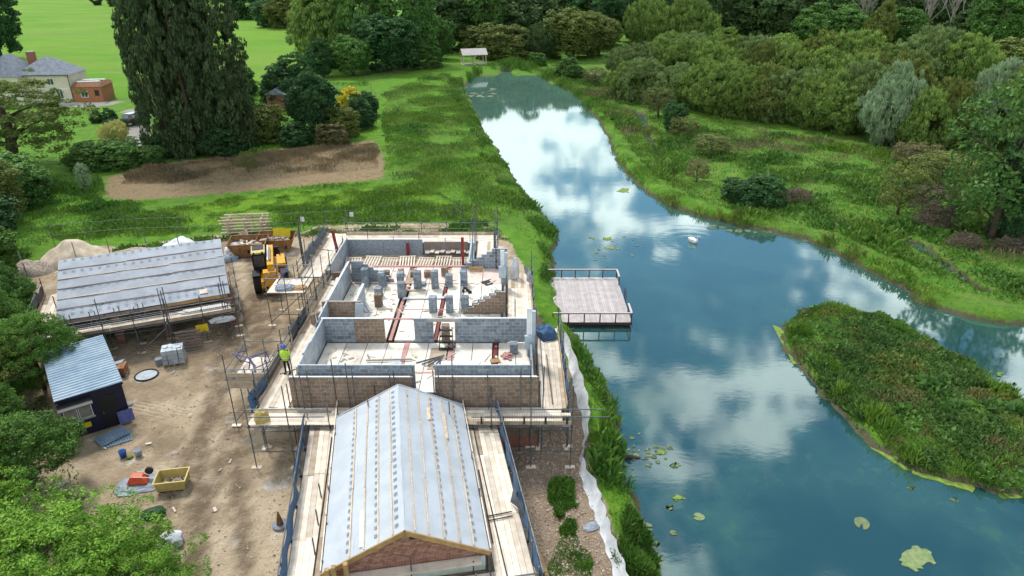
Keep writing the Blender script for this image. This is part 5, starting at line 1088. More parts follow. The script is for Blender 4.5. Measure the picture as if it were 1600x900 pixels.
for k in range(3): pc('roof_light', cot, 'white_paint' if k % 2 == 0 else 'dark_void', (7.0, -1.3 + 1.1 * k, 3.56), (4.0, .8, .1), .04)
window(cot, 6.6, -3.04, 1.5, 1.25, 1.1); pc('extension_window', cot, 'dark_void', (8.8, -3.02, 1.7), (.75, .08, 1.0)); pc('patio', cot, 'concrete', (4.5, -4.2, .06), (12, 2.0, .1))
gf = T('garden_fence', 'grey close-boarded garden fence beside the brick extension', 'fence', (-72.5, 135.5, 0), R(5))
for i in range(26): pc('fence_board', gf, 'timber_grey', (i * .36, 0, .95), (.34, .05, 1.9))
for i in range(5): pc('fence_post', gf, 'timber_grey', (i * 2.2, .06, 1.0), (.12, .1, 2.0))
sh = T('rusty_shed', 'small shed with rusty red roof half behind the conifer', 'shed', (-60.0, 123.0, 0), R(-30)); pc('wall', sh, 'timber_grey', (0, 0, 1.1), (4, 4.5, 2.2)); s_ = MB(); s_.prism_y([(-2.3, 2.1), (0, 3.8), (2.3, 2.1), (2.2, 2.0), (0, 3.65), (-2.2, 2.0)], -2.5, 2.5); s_.build('roof', 'rust', sh); pc('door', sh, 'board_old', (0, -2.27, 1.0), (1.0, .06, 1.9))
br = T('brick_outbuilding', 'small brick outbuilding right of the conifers', 'outbuilding', (-41.5, 124, 0), 0); pc('wall', br, 'brick', (0, 0, 1.3), (3.2, 3, 2.6)); hp_ = MB(); hp_.prism_y([(-1.9, 2.5), (0, 3.5), (1.9, 2.5)], -1.8, 1.8); hp_.build('roof', 'slate', br)
# car
car = T('parked_car', 'dark off-road car parked on the drive below the shed', 'car', (-60.2, 110.5, 0), R(-20))
pr = [(-2.1, .45), (-2.1, 1.0), (-1.95, 1.12), (-1.75, 1.75), (.35, 1.78), (.95, 1.18), (2.05, 1.02), (2.15, .5)]; b_ = MB(); i = len(pr)
for s in (-1, 1):
    for x, z in pr: b_.v.append((s * (.9 if z < 1.2 else .74), x, z))
b_.f = [tuple(range(i))[::-1], tuple(range(i, 2 * i))] + [(j, (j + 1) % i, (j + 1) % i + i, j + i) for j in range(i)]; b_.t = [0] * len(b_.f); b_.build('body', 'car_paint', car)
pc('windscreen', car, 'glass', (0, .72, 1.48), (1.3, .03, .68), 0, .8); pc('rear_window', car, 'glass', (0, -1.9, 1.45), (1.2, .04, .5), 0, -.3); pc('roof_rack', car, 'foil', (0, -.7, 1.81), (1.3, 1.9, .04))
for s in (-1, 1):
    pc('side_window', car, 'glass', (s * .83, -.6, 1.45), (.04, 1.8, .46), 0, 0, -s * .25)
    for y in (-1.3, 1.35): MB().tube([(-.12, 0, 0), (.12, 0, 0)], .38, 16).build('wheel', 'rubber', car, loc=(s * .82, y, .38))
    pc('tail_light', car, 'red_paint', (s * .75, -2.11, .9), (.16, .04, .2)); pc('headlight', car, 'white_paint', (s * .65, 2.1, .85), (.28, .06, .16)); pc('mirror', car, 'foil', (s * 1.0, .6, 1.2), (.16, .1, .14))
# pavilion
pv = T('pavilion', 'open timber pavilion with pale pitched roof beyond the inlet', 'pavilion', P(740, 100), R(16))
for x in (-2.9, 0, 2.9):
    for y in (-1.5, 1.5): pc('post', pv, 'batten', (x, y, 1.25), (.2, .2, 2.5))
for s in (-1, 1): e_ = MB(); e_.v = [(-3.3, s * 2.0, 2.35), (3.3, s * 2.0, 2.35), (3.3, 0, 3.7), (-3.3, 0, 3.7), (-3.3, s * 2.0, 2.45), (3.3, s * 2.0, 2.45), (3.3, 0, 3.82), (-3.3, 0, 3.82)]; e_.f = [(0, 1, 2, 3), (4, 5, 6, 7), (0, 1, 5, 4), (1, 2, 6, 5), (3, 0, 4, 7)]; e_.t = [0] * 5; e_.build('roof_slope', 'pale_roof', pv)
for x in (-3.2, 3.2): e_ = MB().face([(x, -1.8, 2.45), (x, 1.8, 2.45), (x, 0, 3.65)]); e_.build('gable', 'timber', pv)
for y in (-1.5, 1.5): pc('tie_beam', pv, 'batten', (0, y, 2.45), (6, .16, .18))
pc('floor_slab', pv, 'concrete', (0, 0, .04), (6.2, 3.4, .1))

# ------------------------------------------------------------------ foliage
def leaf_mesh(name, pos, d, nrm, ln, wd, tint):
    """kite-shaped leaves: pos centre, d long axis, nrm rough normal"""
    d = d / (np.linalg.norm(d, axis=1, keepdims=True) + 1e-9); s = np.cross(nrm, d); s /= np.linalg.norm(s, axis=1, keepdims=True) + 1e-9
    N = len(pos); L = ln[:, None] / 2; Wd = wd[:, None] / 2
    v = np.stack([pos - d * L, pos + s * Wd + d * L * .1, pos + d * L, pos - s * Wd + d * L * .1], 1).reshape(-1, 3)
    me = bpy.data.meshes.new(name); me.vertices.add(N * 4); me.vertices.foreach_set('co', v.ravel().astype(np.float32))
    me.loops.add(N * 4); me.loops.foreach_set('vertex_index', np.arange(N * 4, dtype=np.int32)); me.polygons.add(N); me.polygons.foreach_set('loop_start', np.arange(N, dtype=np.int32) * 4)
    a = me.attributes.new('tint', 'FLOAT', 'FACE'); a.data.foreach_set('value', tint.astype(np.float32)); me.update(calc_edges=True); return me
def unitv(rs, n): v = rs.normal(size=(n, 3)); return v / np.linalg.norm(v, axis=1, keepdims=True)
def crown(name, seed, rx, rz, cz, nc, per, rc, leaf, asp=.6, mode='round', low=-.5, up=0.0, droop=0.0, shape=None, sz=.95):
    """clumps of leaves over an uneven ellipsoid"""
    rs = np.random.RandomState(seed); C = unitv(rs, nc * 3); C = C[C[:, 2] > low][:nc]; nc = len(C)
    lob = 1 + .22 * np.sin(C[:, 0] * 3.1 + seed) * np.cos(C[:, 1] * 2.7 + seed * 1.7) + .12 * np.sin(C[:, 2] * 5 + seed)
    rad = rs.uniform(.45, 1.0, nc) ** .55 * lob; cen = C * rad[:, None] * np.array([rx, rx, rz]) + np.array([0, 0, cz])
    if shape is not None: cen = shape(cen, rs)
    cen[:, 2] = np.maximum(cen[:, 2], rc * .35 + rs.uniform(0, .4, nc)); r = rc * rs.uniform(.6, 1.3, nc); tc = rs.rand(nc)
    idx = np.repeat(np.arange(nc), per); n = len(idx); u = unitv(rs, n); u[:, 2] = np.abs(u[:, 2]) * .45 + u[:, 2] * .55
    out = cen[idx] - np.array([0, 0, cz]); out /= np.linalg.norm(out, axis=1, keepdims=True) + 1e-9
    u = u + out * .55; u /= np.linalg.norm(u, axis=1, keepdims=True)
    sq = np.array([1, 1, sz]); pos = cen[idx] + u * sq * (r[idx] * rs.uniform(.45, 1.05, n) ** .7)[:, None]
    nrm = u * .9 + unitv(rs, n) * .7; d = unitv(rs, n); d[:, 2] += up - droop; d = d + out * .3 * (1 if up else 0)
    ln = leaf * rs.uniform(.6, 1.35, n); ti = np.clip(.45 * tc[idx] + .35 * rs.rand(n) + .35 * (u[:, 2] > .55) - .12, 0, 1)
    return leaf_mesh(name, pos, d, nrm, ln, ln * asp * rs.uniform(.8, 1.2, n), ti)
def trunk_mesh(name, seed, h, r, spread, nb=6, z0=.35, n=7, lean=0.0):
    rs = random.Random(seed); b = MB(); top = (lean * h + rs.uniform(-.05, .05) * h, 0, h)
    b.tube([(0, 0, -.3), (lean * h * .2, 0, h * .2), (lean * h * .55 + .03 * h, .02 * h, h * .55), top], [r * 1.25, r, r * .7, r * .2], n)
    for i in range(nb):
        a = 6.283 * i / nb + rs.uniform(-.4, .4); z = h * rs.uniform(z0, .7); l = spread * rs.uniform(.6, 1)
        p0 = (lean * z, 0, z); p1 = (lean * z + math.cos(a) * l * .5, math.sin(a) * l * .5, z + l * .35); p2 = (lean * z + math.cos(a) * l, math.sin(a) * l, z + l * .6)
        b.tube([p0, p1, p2], [r * .45, r * .28, r * .08], 5)
    return b.mesh(name, True)
# variants, all made for a tree about 10 m tall and 8 m wide
VAR = {}
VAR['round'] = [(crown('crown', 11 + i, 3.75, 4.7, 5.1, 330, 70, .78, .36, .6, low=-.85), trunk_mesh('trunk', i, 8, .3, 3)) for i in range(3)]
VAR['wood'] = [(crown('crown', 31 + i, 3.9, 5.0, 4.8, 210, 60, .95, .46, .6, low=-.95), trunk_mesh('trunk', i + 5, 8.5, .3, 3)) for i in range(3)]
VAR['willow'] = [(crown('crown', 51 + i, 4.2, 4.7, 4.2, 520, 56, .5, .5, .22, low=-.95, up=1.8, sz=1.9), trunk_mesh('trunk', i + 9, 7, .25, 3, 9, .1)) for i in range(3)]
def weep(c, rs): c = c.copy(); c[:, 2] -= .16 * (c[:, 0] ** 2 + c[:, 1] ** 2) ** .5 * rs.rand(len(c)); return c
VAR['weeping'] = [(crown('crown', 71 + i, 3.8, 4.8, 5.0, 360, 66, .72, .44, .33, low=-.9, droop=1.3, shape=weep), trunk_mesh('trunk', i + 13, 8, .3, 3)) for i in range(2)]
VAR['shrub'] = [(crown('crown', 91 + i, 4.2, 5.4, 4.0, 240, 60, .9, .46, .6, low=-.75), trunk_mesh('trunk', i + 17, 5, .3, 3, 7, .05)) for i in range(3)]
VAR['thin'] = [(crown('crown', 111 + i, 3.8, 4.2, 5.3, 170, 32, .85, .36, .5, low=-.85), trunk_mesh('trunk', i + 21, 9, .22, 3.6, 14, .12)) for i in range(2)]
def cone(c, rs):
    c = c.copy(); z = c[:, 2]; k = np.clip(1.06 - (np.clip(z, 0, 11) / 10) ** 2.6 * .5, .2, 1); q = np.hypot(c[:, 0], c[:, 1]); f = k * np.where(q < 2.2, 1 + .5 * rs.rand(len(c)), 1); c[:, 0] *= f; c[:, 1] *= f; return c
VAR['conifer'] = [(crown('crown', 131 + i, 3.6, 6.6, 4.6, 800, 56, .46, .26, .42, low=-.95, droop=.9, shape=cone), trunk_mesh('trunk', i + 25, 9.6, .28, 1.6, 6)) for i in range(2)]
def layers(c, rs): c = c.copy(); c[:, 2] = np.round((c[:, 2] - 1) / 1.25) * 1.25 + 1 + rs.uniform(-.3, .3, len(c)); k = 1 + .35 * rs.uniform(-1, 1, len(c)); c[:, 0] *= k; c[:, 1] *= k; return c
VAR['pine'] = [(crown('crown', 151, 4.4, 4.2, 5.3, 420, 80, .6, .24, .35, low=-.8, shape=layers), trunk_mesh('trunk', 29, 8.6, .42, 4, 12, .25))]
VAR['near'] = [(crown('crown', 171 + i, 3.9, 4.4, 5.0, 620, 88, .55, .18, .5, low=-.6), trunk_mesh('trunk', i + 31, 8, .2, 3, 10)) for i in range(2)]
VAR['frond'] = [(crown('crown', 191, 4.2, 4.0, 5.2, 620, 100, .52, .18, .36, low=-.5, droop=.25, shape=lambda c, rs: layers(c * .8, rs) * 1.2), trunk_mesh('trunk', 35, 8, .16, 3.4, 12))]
def twig_mesh(seed):
    rs = np.random.RandomState(seed); n = 2600; u = unitv(rs, n); u[:, 2] = np.abs(u[:, 2]); pos = u * rs.uniform(.2, 1, n)[:, None] ** .5 * np.array([5, 4, 3.2]) ; d = unitv(rs, n); d[:, 2] *= .5
    return leaf_mesh('twigs', pos, d, unitv(rs, n), rs.uniform(.6, 1.8, n), rs.uniform(.05, .14, n), rs.rand(n))
TW = [twig_mesh(1), twig_mesh(2)]
TREES = 0
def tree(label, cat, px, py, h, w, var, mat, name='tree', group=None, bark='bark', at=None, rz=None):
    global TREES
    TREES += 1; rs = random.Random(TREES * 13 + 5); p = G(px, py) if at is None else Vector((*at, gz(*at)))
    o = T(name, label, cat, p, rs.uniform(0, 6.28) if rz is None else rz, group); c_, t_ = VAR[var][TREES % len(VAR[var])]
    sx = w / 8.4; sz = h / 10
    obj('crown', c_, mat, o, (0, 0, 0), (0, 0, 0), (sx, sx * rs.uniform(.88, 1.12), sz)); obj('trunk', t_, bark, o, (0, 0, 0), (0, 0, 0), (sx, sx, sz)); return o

# near left: bright feathery tree, and the boundary trees up the left side
tree('bright green feathery tree filling the bottom left corner', 'tree', 0, 0, 5.6, 7.4, 'frond', 'leaf_bright', at=(-17.9, 17.9))
tree('smaller bright green feathery tree beside the white sack', 'tree', 0, 0, 4.0, 4.6, 'frond', 'leaf_bright', at=(-14.5, 18.6))
tree('bright green tree at the very left of the bottom edge', 'tree', 0, 0, 6.4, 7.5, 'frond', 'leaf_bright', at=(-22.6, 19.0))
tree('dark leafy tree left of the orange wheelbarrow', 'tree', 0, 0, 5.0, 6.0, 'near', 'leaf_hedge', at=(-24.0, 25.0))
tree('leafy tree overhanging the front of the navy cabin', 'tree', 0, 0, 4.6, 4.6, 'near', 'leaf_hedge', at=(-27.6, 28.4))
tree('leafy tree at the left edge below the cabin', 'tree', 0, 0, 6.4, 7.0, 'near', 'leaf_hedge', at=(-29.6, 25.2))
tree('olive leafy tree pressing on the cabin roof', 'tree', 0, 0, 5.6, 5.4, 'near', 'leaf_olive', at=(-30.4, 32.4))
tree('leafy tree between the cabin and the garage end', 'tree', 0, 0, 6.2, 5.6, 'near', 'leaf_hedge', at=(-33.2, 37.0))
tree('leafy tree beside the left end of the garage', 'tree', 0, 0, 6.0, 5.4, 'near', 'leaf_mid', at=(-36.6, 42.0))
tree('bushy tree at the left edge beyond the garage', 'tree', 0, 0, 5.6, 6, 'round', 'leaf_hedge', at=(-41.4, 48.0))
tree('dark bushy tree at the left edge near the earth heap', 'tree', 0, 0, 6.0, 7, 'round', 'leaf_dark', at=(-46.5, 55.0))
tree('olive tree at the left edge level with the lawn', 'tree', 0, 0, 6.5, 7, 'round', 'leaf_olive', at=(-51.5, 63.5))
tree('olive leafy tree behind the cabin roof at the left', 'tree', 0, 0, 5.4, 4.6, 'near', 'leaf_hedge', at=(-28.2, 34.6))
tree('rounded dark shrub at the left edge below the pine', 'shrub', 22, 318, 5.2, 7.5, 'shrub', 'leaf_mid')
# garden side
tree('spreading pine with layered boughs before the cottage', 'pine tree', 28, 268, 11.5, 14.0, 'pine', 'leaf_pine', 'pine_tree')
tree('tall dark conifer, left of the tight clump', 'conifer', 262, 238, 30, 7.6, 'conifer', 'leaf_conifer', 'conifer', 'tall conifers')
tree('tall dark conifer, middle of the tight clump', 'conifer', 308, 240, 30, 9, 'conifer', 'leaf_conifer', 'conifer', 'tall conifers')
tree('tall dark conifer, right of the tight clump', 'conifer', 356, 234, 25, 10, 'conifer', 'leaf_conifer', 'conifer', 'tall conifers')
tree('conifer at the back of the tight clump', 'conifer', 306, 222, 30, 12, 'conifer', 'leaf_conifer', 'conifer', 'tall conifers')
tree('large tree at the top left corner above the cottage', 'tree', 2, 92, 19, 14, 'round', 'leaf_dark')
for px, py, h, w, m, l in ((140, 262, 3.2, 5.0, 'leaf_mid', 'left half of the broad laurel hedge below the drive'), (183, 260, 3.4, 5.5, 'leaf_mid', 'right half of the broad laurel hedge below the drive'), (235, 257, 2.4, 3.2, 'leaf_mid', 'small round laurel bush right of the hedge'), (152, 190, 1.8, 2.2, 'leaf_dark', 'low bush in the cottage garden, left'), (173, 191, 2.2, 2.2, 'leaf_dark', 'clipped round bush in the cottage garden'), (181, 203, 1.6, 3, 'leaf_dark', 'low dark bush beside the drive'), (212, 140, 2, 2.2, 'leaf_dark', 'small dark bush against the garden fence'),
                        (385, 220, 6, 5.5, 'leaf_mid', 'shrub at the foot of the right conifer'), (412, 222, 5.5, 6, 'leaf_olive', 'olive brown shrub left of the round dark tree'), (437, 165, 6.5, 7, 'leaf_dark', 'dark shrub behind the round dark tree'), (375, 150, 6, 6, 'leaf_dark', 'dark shrub behind the right conifer'), (535, 212, 4.6, 5, 'leaf_olive', 'olive shrub right of the round dark tree'), (562, 200, 4.4, 5, 'leaf_dark', 'grey green shrub at the meadow edge'), (548, 178, 4.5, 4, 'leaf_yellow', 'golden yellow shrub above the meadow edge'), (572, 180, 4, 4, 'leaf_dark', 'dark shrub right of the golden one'), (465, 225, 3, 5, 'leaf_dark', 'low dark shrub before the round dark tree'), (520, 225, 3, 4, 'leaf_brown', 'russet low shrub by the dry patch'), (452, 150, 5, 6, 'leaf_mid', 'shrub left of the weeping shrub'), (345, 240, 4, 6, 'leaf_dark', 'dark undergrowth before the conifer clump'), (275, 240, 3, 6, 'leaf_dark', 'dark undergrowth left before the conifer clump')):
    tree(l, 'shrub', px, py, h, w, 'shrub', m, 'shrub')
tree('dense rounded dark green tree at the end of the dry patch', 'tree', 490, 214, 9.5, 8.2, 'round', 'leaf_dark')
tree('grey green weeping shrub behind the round dark tree', 'tree', 462, 158, 8, 9.5, 'weeping', 'leaf_dark')
tree('large weeping tree left of the big group behind the meadow', 'tree', 508, 104, 21, 15, 'weeping', 'leaf_willow'); tree('tall dark weeping tree in the big group behind the meadow', 'tree', 562, 102, 23, 17, 'weeping', 'leaf_mid'); tree('tall broad tree right in the big group behind the meadow', 'tree', 632, 100, 21, 17, 'round', 'leaf_mid')
tree('domed dark tree before the big group', 'tree', 608, 112, 13, 14, 'round', 'leaf_dark'); tree('small pale tree before the weeping trees', 'tree', 552, 118, 9, 9, 'round', 'leaf_mid'); tree('small tree left under the weeping trees', 'tree', 505, 120, 8, 8, 'weeping', 'leaf_dark'); tree('round bush at the right foot of the big group', 'shrub', 668, 106, 6, 7, 'shrub', 'leaf_mid', 'shrub'); tree('slim tree between the big group and pavilion', 'tree', 690, 92, 11, 8, 'round', 'leaf_mid')
for px, py, h, w, m, l in ((420, 42, 11, 13, 'leaf_dark', 'first hedgerow tree past the far field'), (446, 44, 12, 13, 'leaf_olive', 'second hedgerow tree past the far field'), (385, 30, 13, 15, 'leaf_dark', 'hedgerow tree behind the conifer tops'), (475, 55, 10, 11, 'leaf_olive', 'hedgerow tree beside the weeping tree')): tree(l, 'tree', px, py, h, w, 'wood', m)
for px, py, h, l in ((152, 8, 6, 'brownish bush at the far edge of the field'), (181, 10, 8, 'dark bush at the far edge of the field'), (200, 20, 9, 'dark tree at the field edge beside the conifer')): tree(l, 'shrub', px, py, h, h * 1.3, 'wood', 'leaf_dark', 'shrub')
tree('yellowish bush beside the pavilion', 'shrub', 790, 92, 9, 13, 'shrub', 'leaf_olive', 'shrub'); tree('yellowish bush behind the pavilion', 'shrub', 748, 84, 8, 10, 'shrub', 'leaf_olive', 'shrub')
# the wood along the top
ORD = ('leftmost', 'second from left', 'third from left', 'fourth from left', 'fifth from left', 'sixth from left', 'seventh from left', 'eighth from left', 'ninth from left', 'tenth from left', 'eleventh from left', 'twelfth from left', 'thirteenth from left', 'third from right', 'second from right', 'rightmost')
rs = random.Random(9)
for row, (yb, hh) in enumerate(((78, 20), (60, 23), (45, 26))):
    for i in range(16):
        px = 690 + i * 64 + rs.uniform(-14, 14) + row * 25; py = yb - (px - 690) * .034 + rs.uniform(-3, 3)
        tree(f'tall dark woodland tree beyond the inlet, {ORD[i]} in the {("front", "middle", "back")[row]} rank', 'tree', px, max(18, py), hh * rs.uniform(.85, 1.12), rs.uniform(14, 19), 'wood', rs.choice(('leaf_wood', 'leaf_wood', 'leaf_dark', 'leaf_wood', 'leaf_mid')), 'woodland_tree', 'woodland beyond the inlet')
for px, py, h, w, m, l in ((845, 90, 10, 12, 'leaf_wood', 'dark green tree right of the pavilion bush'), (895, 92, 13, 15, 'leaf_olive', 'olive domed tree at the foot of the wood'), (935, 88, 12, 12, 'leaf_olive', 'second olive domed tree at the foot of the wood'), (1010, 80, 17, 15, 'leaf_willow', 'grey green willow standing behind the thicket, left'), (1075, 76, 18, 17, 'leaf_willow', 'tall grey green willow standing behind the thicket')): tree(l, 'tree', px, py, h, w, 'round' if 'olive' in m else 'willow', m)
for px, l in ((1270, 'left'), (1320, 'middle'), (1400, 'right')): tree(f'dark bushy tree filling behind the thicket, {l} of three', 'tree', px, 72, 12, 14, 'wood', 'leaf_mid')
tree('low dark tree between the bare trees and the corner tree', 'tree', 1510, 74, 12, 13, 'wood', 'leaf_wood')
tree('bright green broad tree at the top right corner', 'tree', 1550, 85, 19, 17, 'round', 'leaf_mid'); tree('yellow green birch before the bare trees', 'tree', 1372, 78, 14, 9, 'weeping', 'leaf_olive', bark='bark_pale'); tree('orange tinted bush above the thicket', 'shrub', 1205, 58, 8, 10, 'shrub', 'leaf_brown', 'shrub'); tree('olive bush at the right edge above the silver willows', 'shrub', 1575, 130, 9, 13, 'shrub', 'leaf_olive', 'shrub')
# willow thicket
k = 0
for (xa, ya, xb, yb, n, h0, h1, w) in ((978, 152, 1345, 210, 11, 7.6, 10, 9.5), (985, 128, 1400, 174, 11, 9, 11, 11), (1040, 104, 1500, 142, 11, 9.5, 11.5, 13)):
    for i in range(n):
        f = i / (n - 1); k += 1; tree(f'olive willow in the thicket right of the pond, {ORD[i] if i < n - 1 else ORD[-1]} of its {("front", "middle", "back")[(k - 1) // n]} row', 'willow', xa + (xb - xa) * f + rs.uniform(-8, 8), ya + (yb - ya) * f + rs.uniform(-3, 3), (h0 + (h1 - h0) * f) * rs.uniform(.88, 1.1), w * rs.uniform(.9, 1.15), 'willow', rs.choice(('leaf_willow', 'leaf_willow', 'leaf_willow', 'leaf_olive', 'leaf_thicket')), 'willow', 'willow thicket')
for px, py, h, w, m, l in ((1385, 228, 11.5, 8.5, 'leaf_silver', 'silvery willow, leftmost of the pale clump'), (1432, 236, 9, 8, 'leaf_willow', 'yellow green willow in the pale clump'), (1475, 228, 10.5, 9, 'leaf_olive', 'olive willow in the middle of the pale clump'), (1535, 232, 12, 9.5, 'leaf_silver', 'silvery willow right in the pale clump'), (1590, 240, 11.5, 10, 'leaf_willow', 'willow at the right edge of the pale clump')): tree(l, 'willow', px, py, h, w, 'willow', m, 'willow')
# marsh side singles
for px, py, h, w, v, m, l in ((888, 122, 4.4, 6.5, 'shrub', 'leaf_mid', 'rounded bush beside the far bank of the inlet'), (840, 103, 3.4, 4, 'shrub', 'leaf_mid', 'small bush by the head of the inlet'), (930, 132, 3.6, 5.5, 'thin', 'leaf_brown', 'straw coloured scrub before the thicket'), (1028, 184, 5.2, 6, 'thin', 'leaf_olive', 'yellowish thin bush at the end of the thicket'), (1052, 206, 4.8, 3.6, 'round', 'leaf_dark', 'small dark upright tree beyond the bank path'), (1068, 215, 3.2, 4.5, 'thin', 'leaf_olive', 'thin low bush beside the small dark tree'), (1112, 240, 2.6, 6, 'thin', 'leaf_olive', 'spreading thin scrub on the marsh'), (1088, 285, 3, 2.8, 'thin', 'leaf_brown', 'sparse brownish shrub by the ditch'), (1168, 315, 2.6, 4.6, 'shrub', 'leaf_dark', 'dark bush left by the brown brush pile'), (1190, 320, 3.2, 4.2, 'shrub', 'leaf_dark', 'dark bush touching the brown brush pile'), (1402, 335, 5.4, 4.6, 'thin', 'leaf_olive', 'small olive tree with a leaning trunk'), (1455, 350, 4.2, 4.5, 'thin', 'leaf_twig', 'twiggy brown bramble mound'), (1500, 358, 4.4, 3.6, 'thin', 'leaf_willow', 'slender yellow green sapling beside the ivy tree'), (1585, 350, 6, 8, 'thin', 'leaf_mid', 'loose bush behind the ivy tree'), (1470, 290, 4, 7, 'thin', 'leaf_olive', 'thin scrub below the silver willows'), (1430, 258, 3, 6, 'thin', 'leaf_brown', 'straw scrub at the foot of the silver willows')):
    tree(l, 'bush' if h < 4.5 else 'tree', px, py, h, w, v, m, 'bush' if h < 4.5 else 'tree')
tree('tall leaning ivy-clad tree on the right bank', 'tree', 1547, 374, 14.5, 10.5, 'thin', 'leaf_mid', 'ivy_tree', rz=0.4)
iv = T('ivy_column', 'dense ivy wrapping the trunk of the leaning tree', 'ivy', G(1547, 374)); obj('ivy', VAR['shrub'][0][0], 'leaf_dark', iv, (1.0, 0, .2), (0, .22, 0), (.28, .28, .62)); obj('ivy', VAR['shrub'][1][0], 'leaf_dark', iv, (1.6, 0, 4.6), (0, .1, 0), (.55, .55, .5))
def bare(label, px, py, h, seed):
    r = random.Random(seed); o = T('bare_tree', label, 'tree', G(px, py), 0, 'bare pale trees'); b = MB()
    def br(p, d, l, rad, dep):
        q = p + d * l; b.tube([p, p + d * l * .5 + Vector((r.uniform(-.1, .1), r.uniform(-.1, .1), 0)) * l * .3, q], [rad, rad * .8, rad * .6], 5, False)
        if dep:
            for _ in range(3): e = (d + Vector((r.uniform(-.7, .7), r.uniform(-.7, .7), r.uniform(-.1, .5)))).normalized(); br(q, e, l * r.uniform(.55, .8), rad * .6, dep - 1)
    for _ in range(3): br(Vector((r.uniform(-.6, .6), 0, 0)), Vector((r.uniform(-.25, .25), r.uniform(-.2, .2), 1)).normalized(), h * .36, h * .016, 4)
    b.build('branches', 'bark_pale', o, True)
bare('pale bare tree, left of two above the thicket', 1438, 72, 19, 1); bare('pale bare tree, right of two above the thicket', 1478, 70, 20, 2); bare('pale dead stems beside the yellow birch', 1345, 62, 16, 3)
def brush(label, px, py, w, h, mat='leaf_twig'):
    o = T('brush_pile', label, 'brush pile', G(px, py), random.uniform(-.3, .3)); obj('twigs', random.choice(TW), mat, o, (0, 0, -.1), (0, 0, 0), (w / 10, w / 12, h / 3.2)); b = MB()
    for i in range(12): a = random.uniform(0, 6.28); b.tube([(w * .3 * math.cos(a), w * .25 * math.sin(a), .1), (w * .3 * math.cos(a + 2), w * .25 * math.sin(a + 2), h * random.uniform(.3, .9))], .05, 5)
    b.build('branches', 'dead_wood', o)
brush('brown brush pile beside the dark bush on the marsh', 1243, 314, 4.4, 1.6); brush('round pile of cut branches left of the ivy tree', 1506, 384, 3.6, 1.4); brush('long pile of cut branches right of the ivy tree', 1585, 366, 6, 1.8); brush('low brush pile at the right edge by the bank', 1590, 388, 5, 1.0); brush('tangled brown brush under the bramble mound', 1462, 356, 4.5, 2.4); brush('grey branch pile in the dry patch', 285, 272, 2.6, .9)
# pampas and dry patch sapling
pm = T('pampas_grass', 'pale plumed pampas clump in the cottage garden', 'pampas grass', G(182, 222)); obj('plumes', VAR['willow'][0][0], 'leaf_pampas', pm, (0, 0, -.2), (0, 0, 0), (.42, .42, .36))
tree('olive sapling in the dry patch', 'sapling', 388, 268, 2.6, 2.2, 'thin', 'leaf_olive', 'sapling'); tree('grey slender sapling on the rough grass left', 'sapling', 136, 300, 3.4, 1.8, 'thin', 'leaf_silver', 'sapling')

# ------------------------------------------------------------------ ground cover: grass, herbs and reeds nobody could count
def cover(name, label, mat, pl, n, ln, asp, up, seed, mask=None, hvar=1.0, cat='vegetation', patch=.5):
    """blades and leaves rooted on the ground inside polygon pl (place coordinates)"""
    rs = np.random.RandomState(seed); xs = [p[0] for p in pl]; ys = [p[1] for p in pl]
    x = rs.uniform(min(xs), max(xs), n * 4); y = rs.uniform(min(ys), max(ys), n * 4)
    ok = (sdist(x, y, pl) < (fbm(x * .6, y * .6, seed, 2) - .5) * 1.5)
    if mask is not None: ok &= mask(x, y)
    pn = fbm(x * patch, y * patch, seed + 3, 3); ok &= rs.rand(len(x)) < np.clip((pn - .2) * 3, .35, 1)
    ij = np.where(ok)[0][:n]; x, y, pn = x[ij], y[ij], pn[ij]; z = ground_z(x, y); m = len(x)
    hk = np.clip((pn - .3) * 2.6, .35, 1.6) ** hvar; L = ln * rs.uniform(.5, 1.3, m) * hk
    d = rs.normal(size=(m, 3)) * .7; d[:, 2] = np.abs(d[:, 2]) + up; d /= np.linalg.norm(d, axis=1, keepdims=True)
    nr = rs.normal(size=(m, 3)); nr[:, 2] = np.abs(nr[:, 2]) + .6
    pos = np.stack([x, y, z], 1) + d * (L * .45)[:, None] + np.stack([np.zeros(m), np.zeros(m), (hk - .4) * ln * .35 * rs.rand(m)], 1)
    ti = np.clip(rs.rand(m) * .5 + (vnoise(x * patch * 1.7, y * patch * 1.7, seed + 9) - .3) * .9, 0, 1)
    o = stuff(obj(name, leaf_mesh(name, pos, d, nr, L, L * asp, ti), mat)); o['label'] = label; o['category'] = cat; return o
isl = [tuple(p) for p in ISLAND]
dry_land = lambda x, y: ground_z(x, y) > WATER_Z + .05
cover('island_herbs', 'low green herbs covering the island', 'leaf_island', isl, 46000, .3, .55, .25, 1, dry_land, patch=.45)
cover('island_brown_stems', 'brown seeding stems among the island herbs', 'leaf_brown', isl, 6000, .34, .22, .8, 2, lambda x, y: dry_land(x, y) & (fbm(x * .35, y * .35, 77, 3) > .5))
cover('island_broadleaves', 'broad pale green leaves among the island herbs', 'leaf_mid', isl, 9000, .42, .7, .1, 22, dry_land, patch=.7)
cover('island_olive_herbs', 'olive brown herbs in patches on the island', 'leaf_olive', isl, 12000, .32, .4, .4, 25, lambda x, y: dry_land(x, y) & (fbm(x * .3, y * .3, 91, 3) > .46), patch=.5)
cover('island_rushes', 'tall green rushes round the island edge', 'leaf_grass', isl, 12000, .62, .12, 1.2, 3, lambda x, y: dry_land(x, y) & (sdist(x, y, ISLAND) > -1.7), patch=.8)
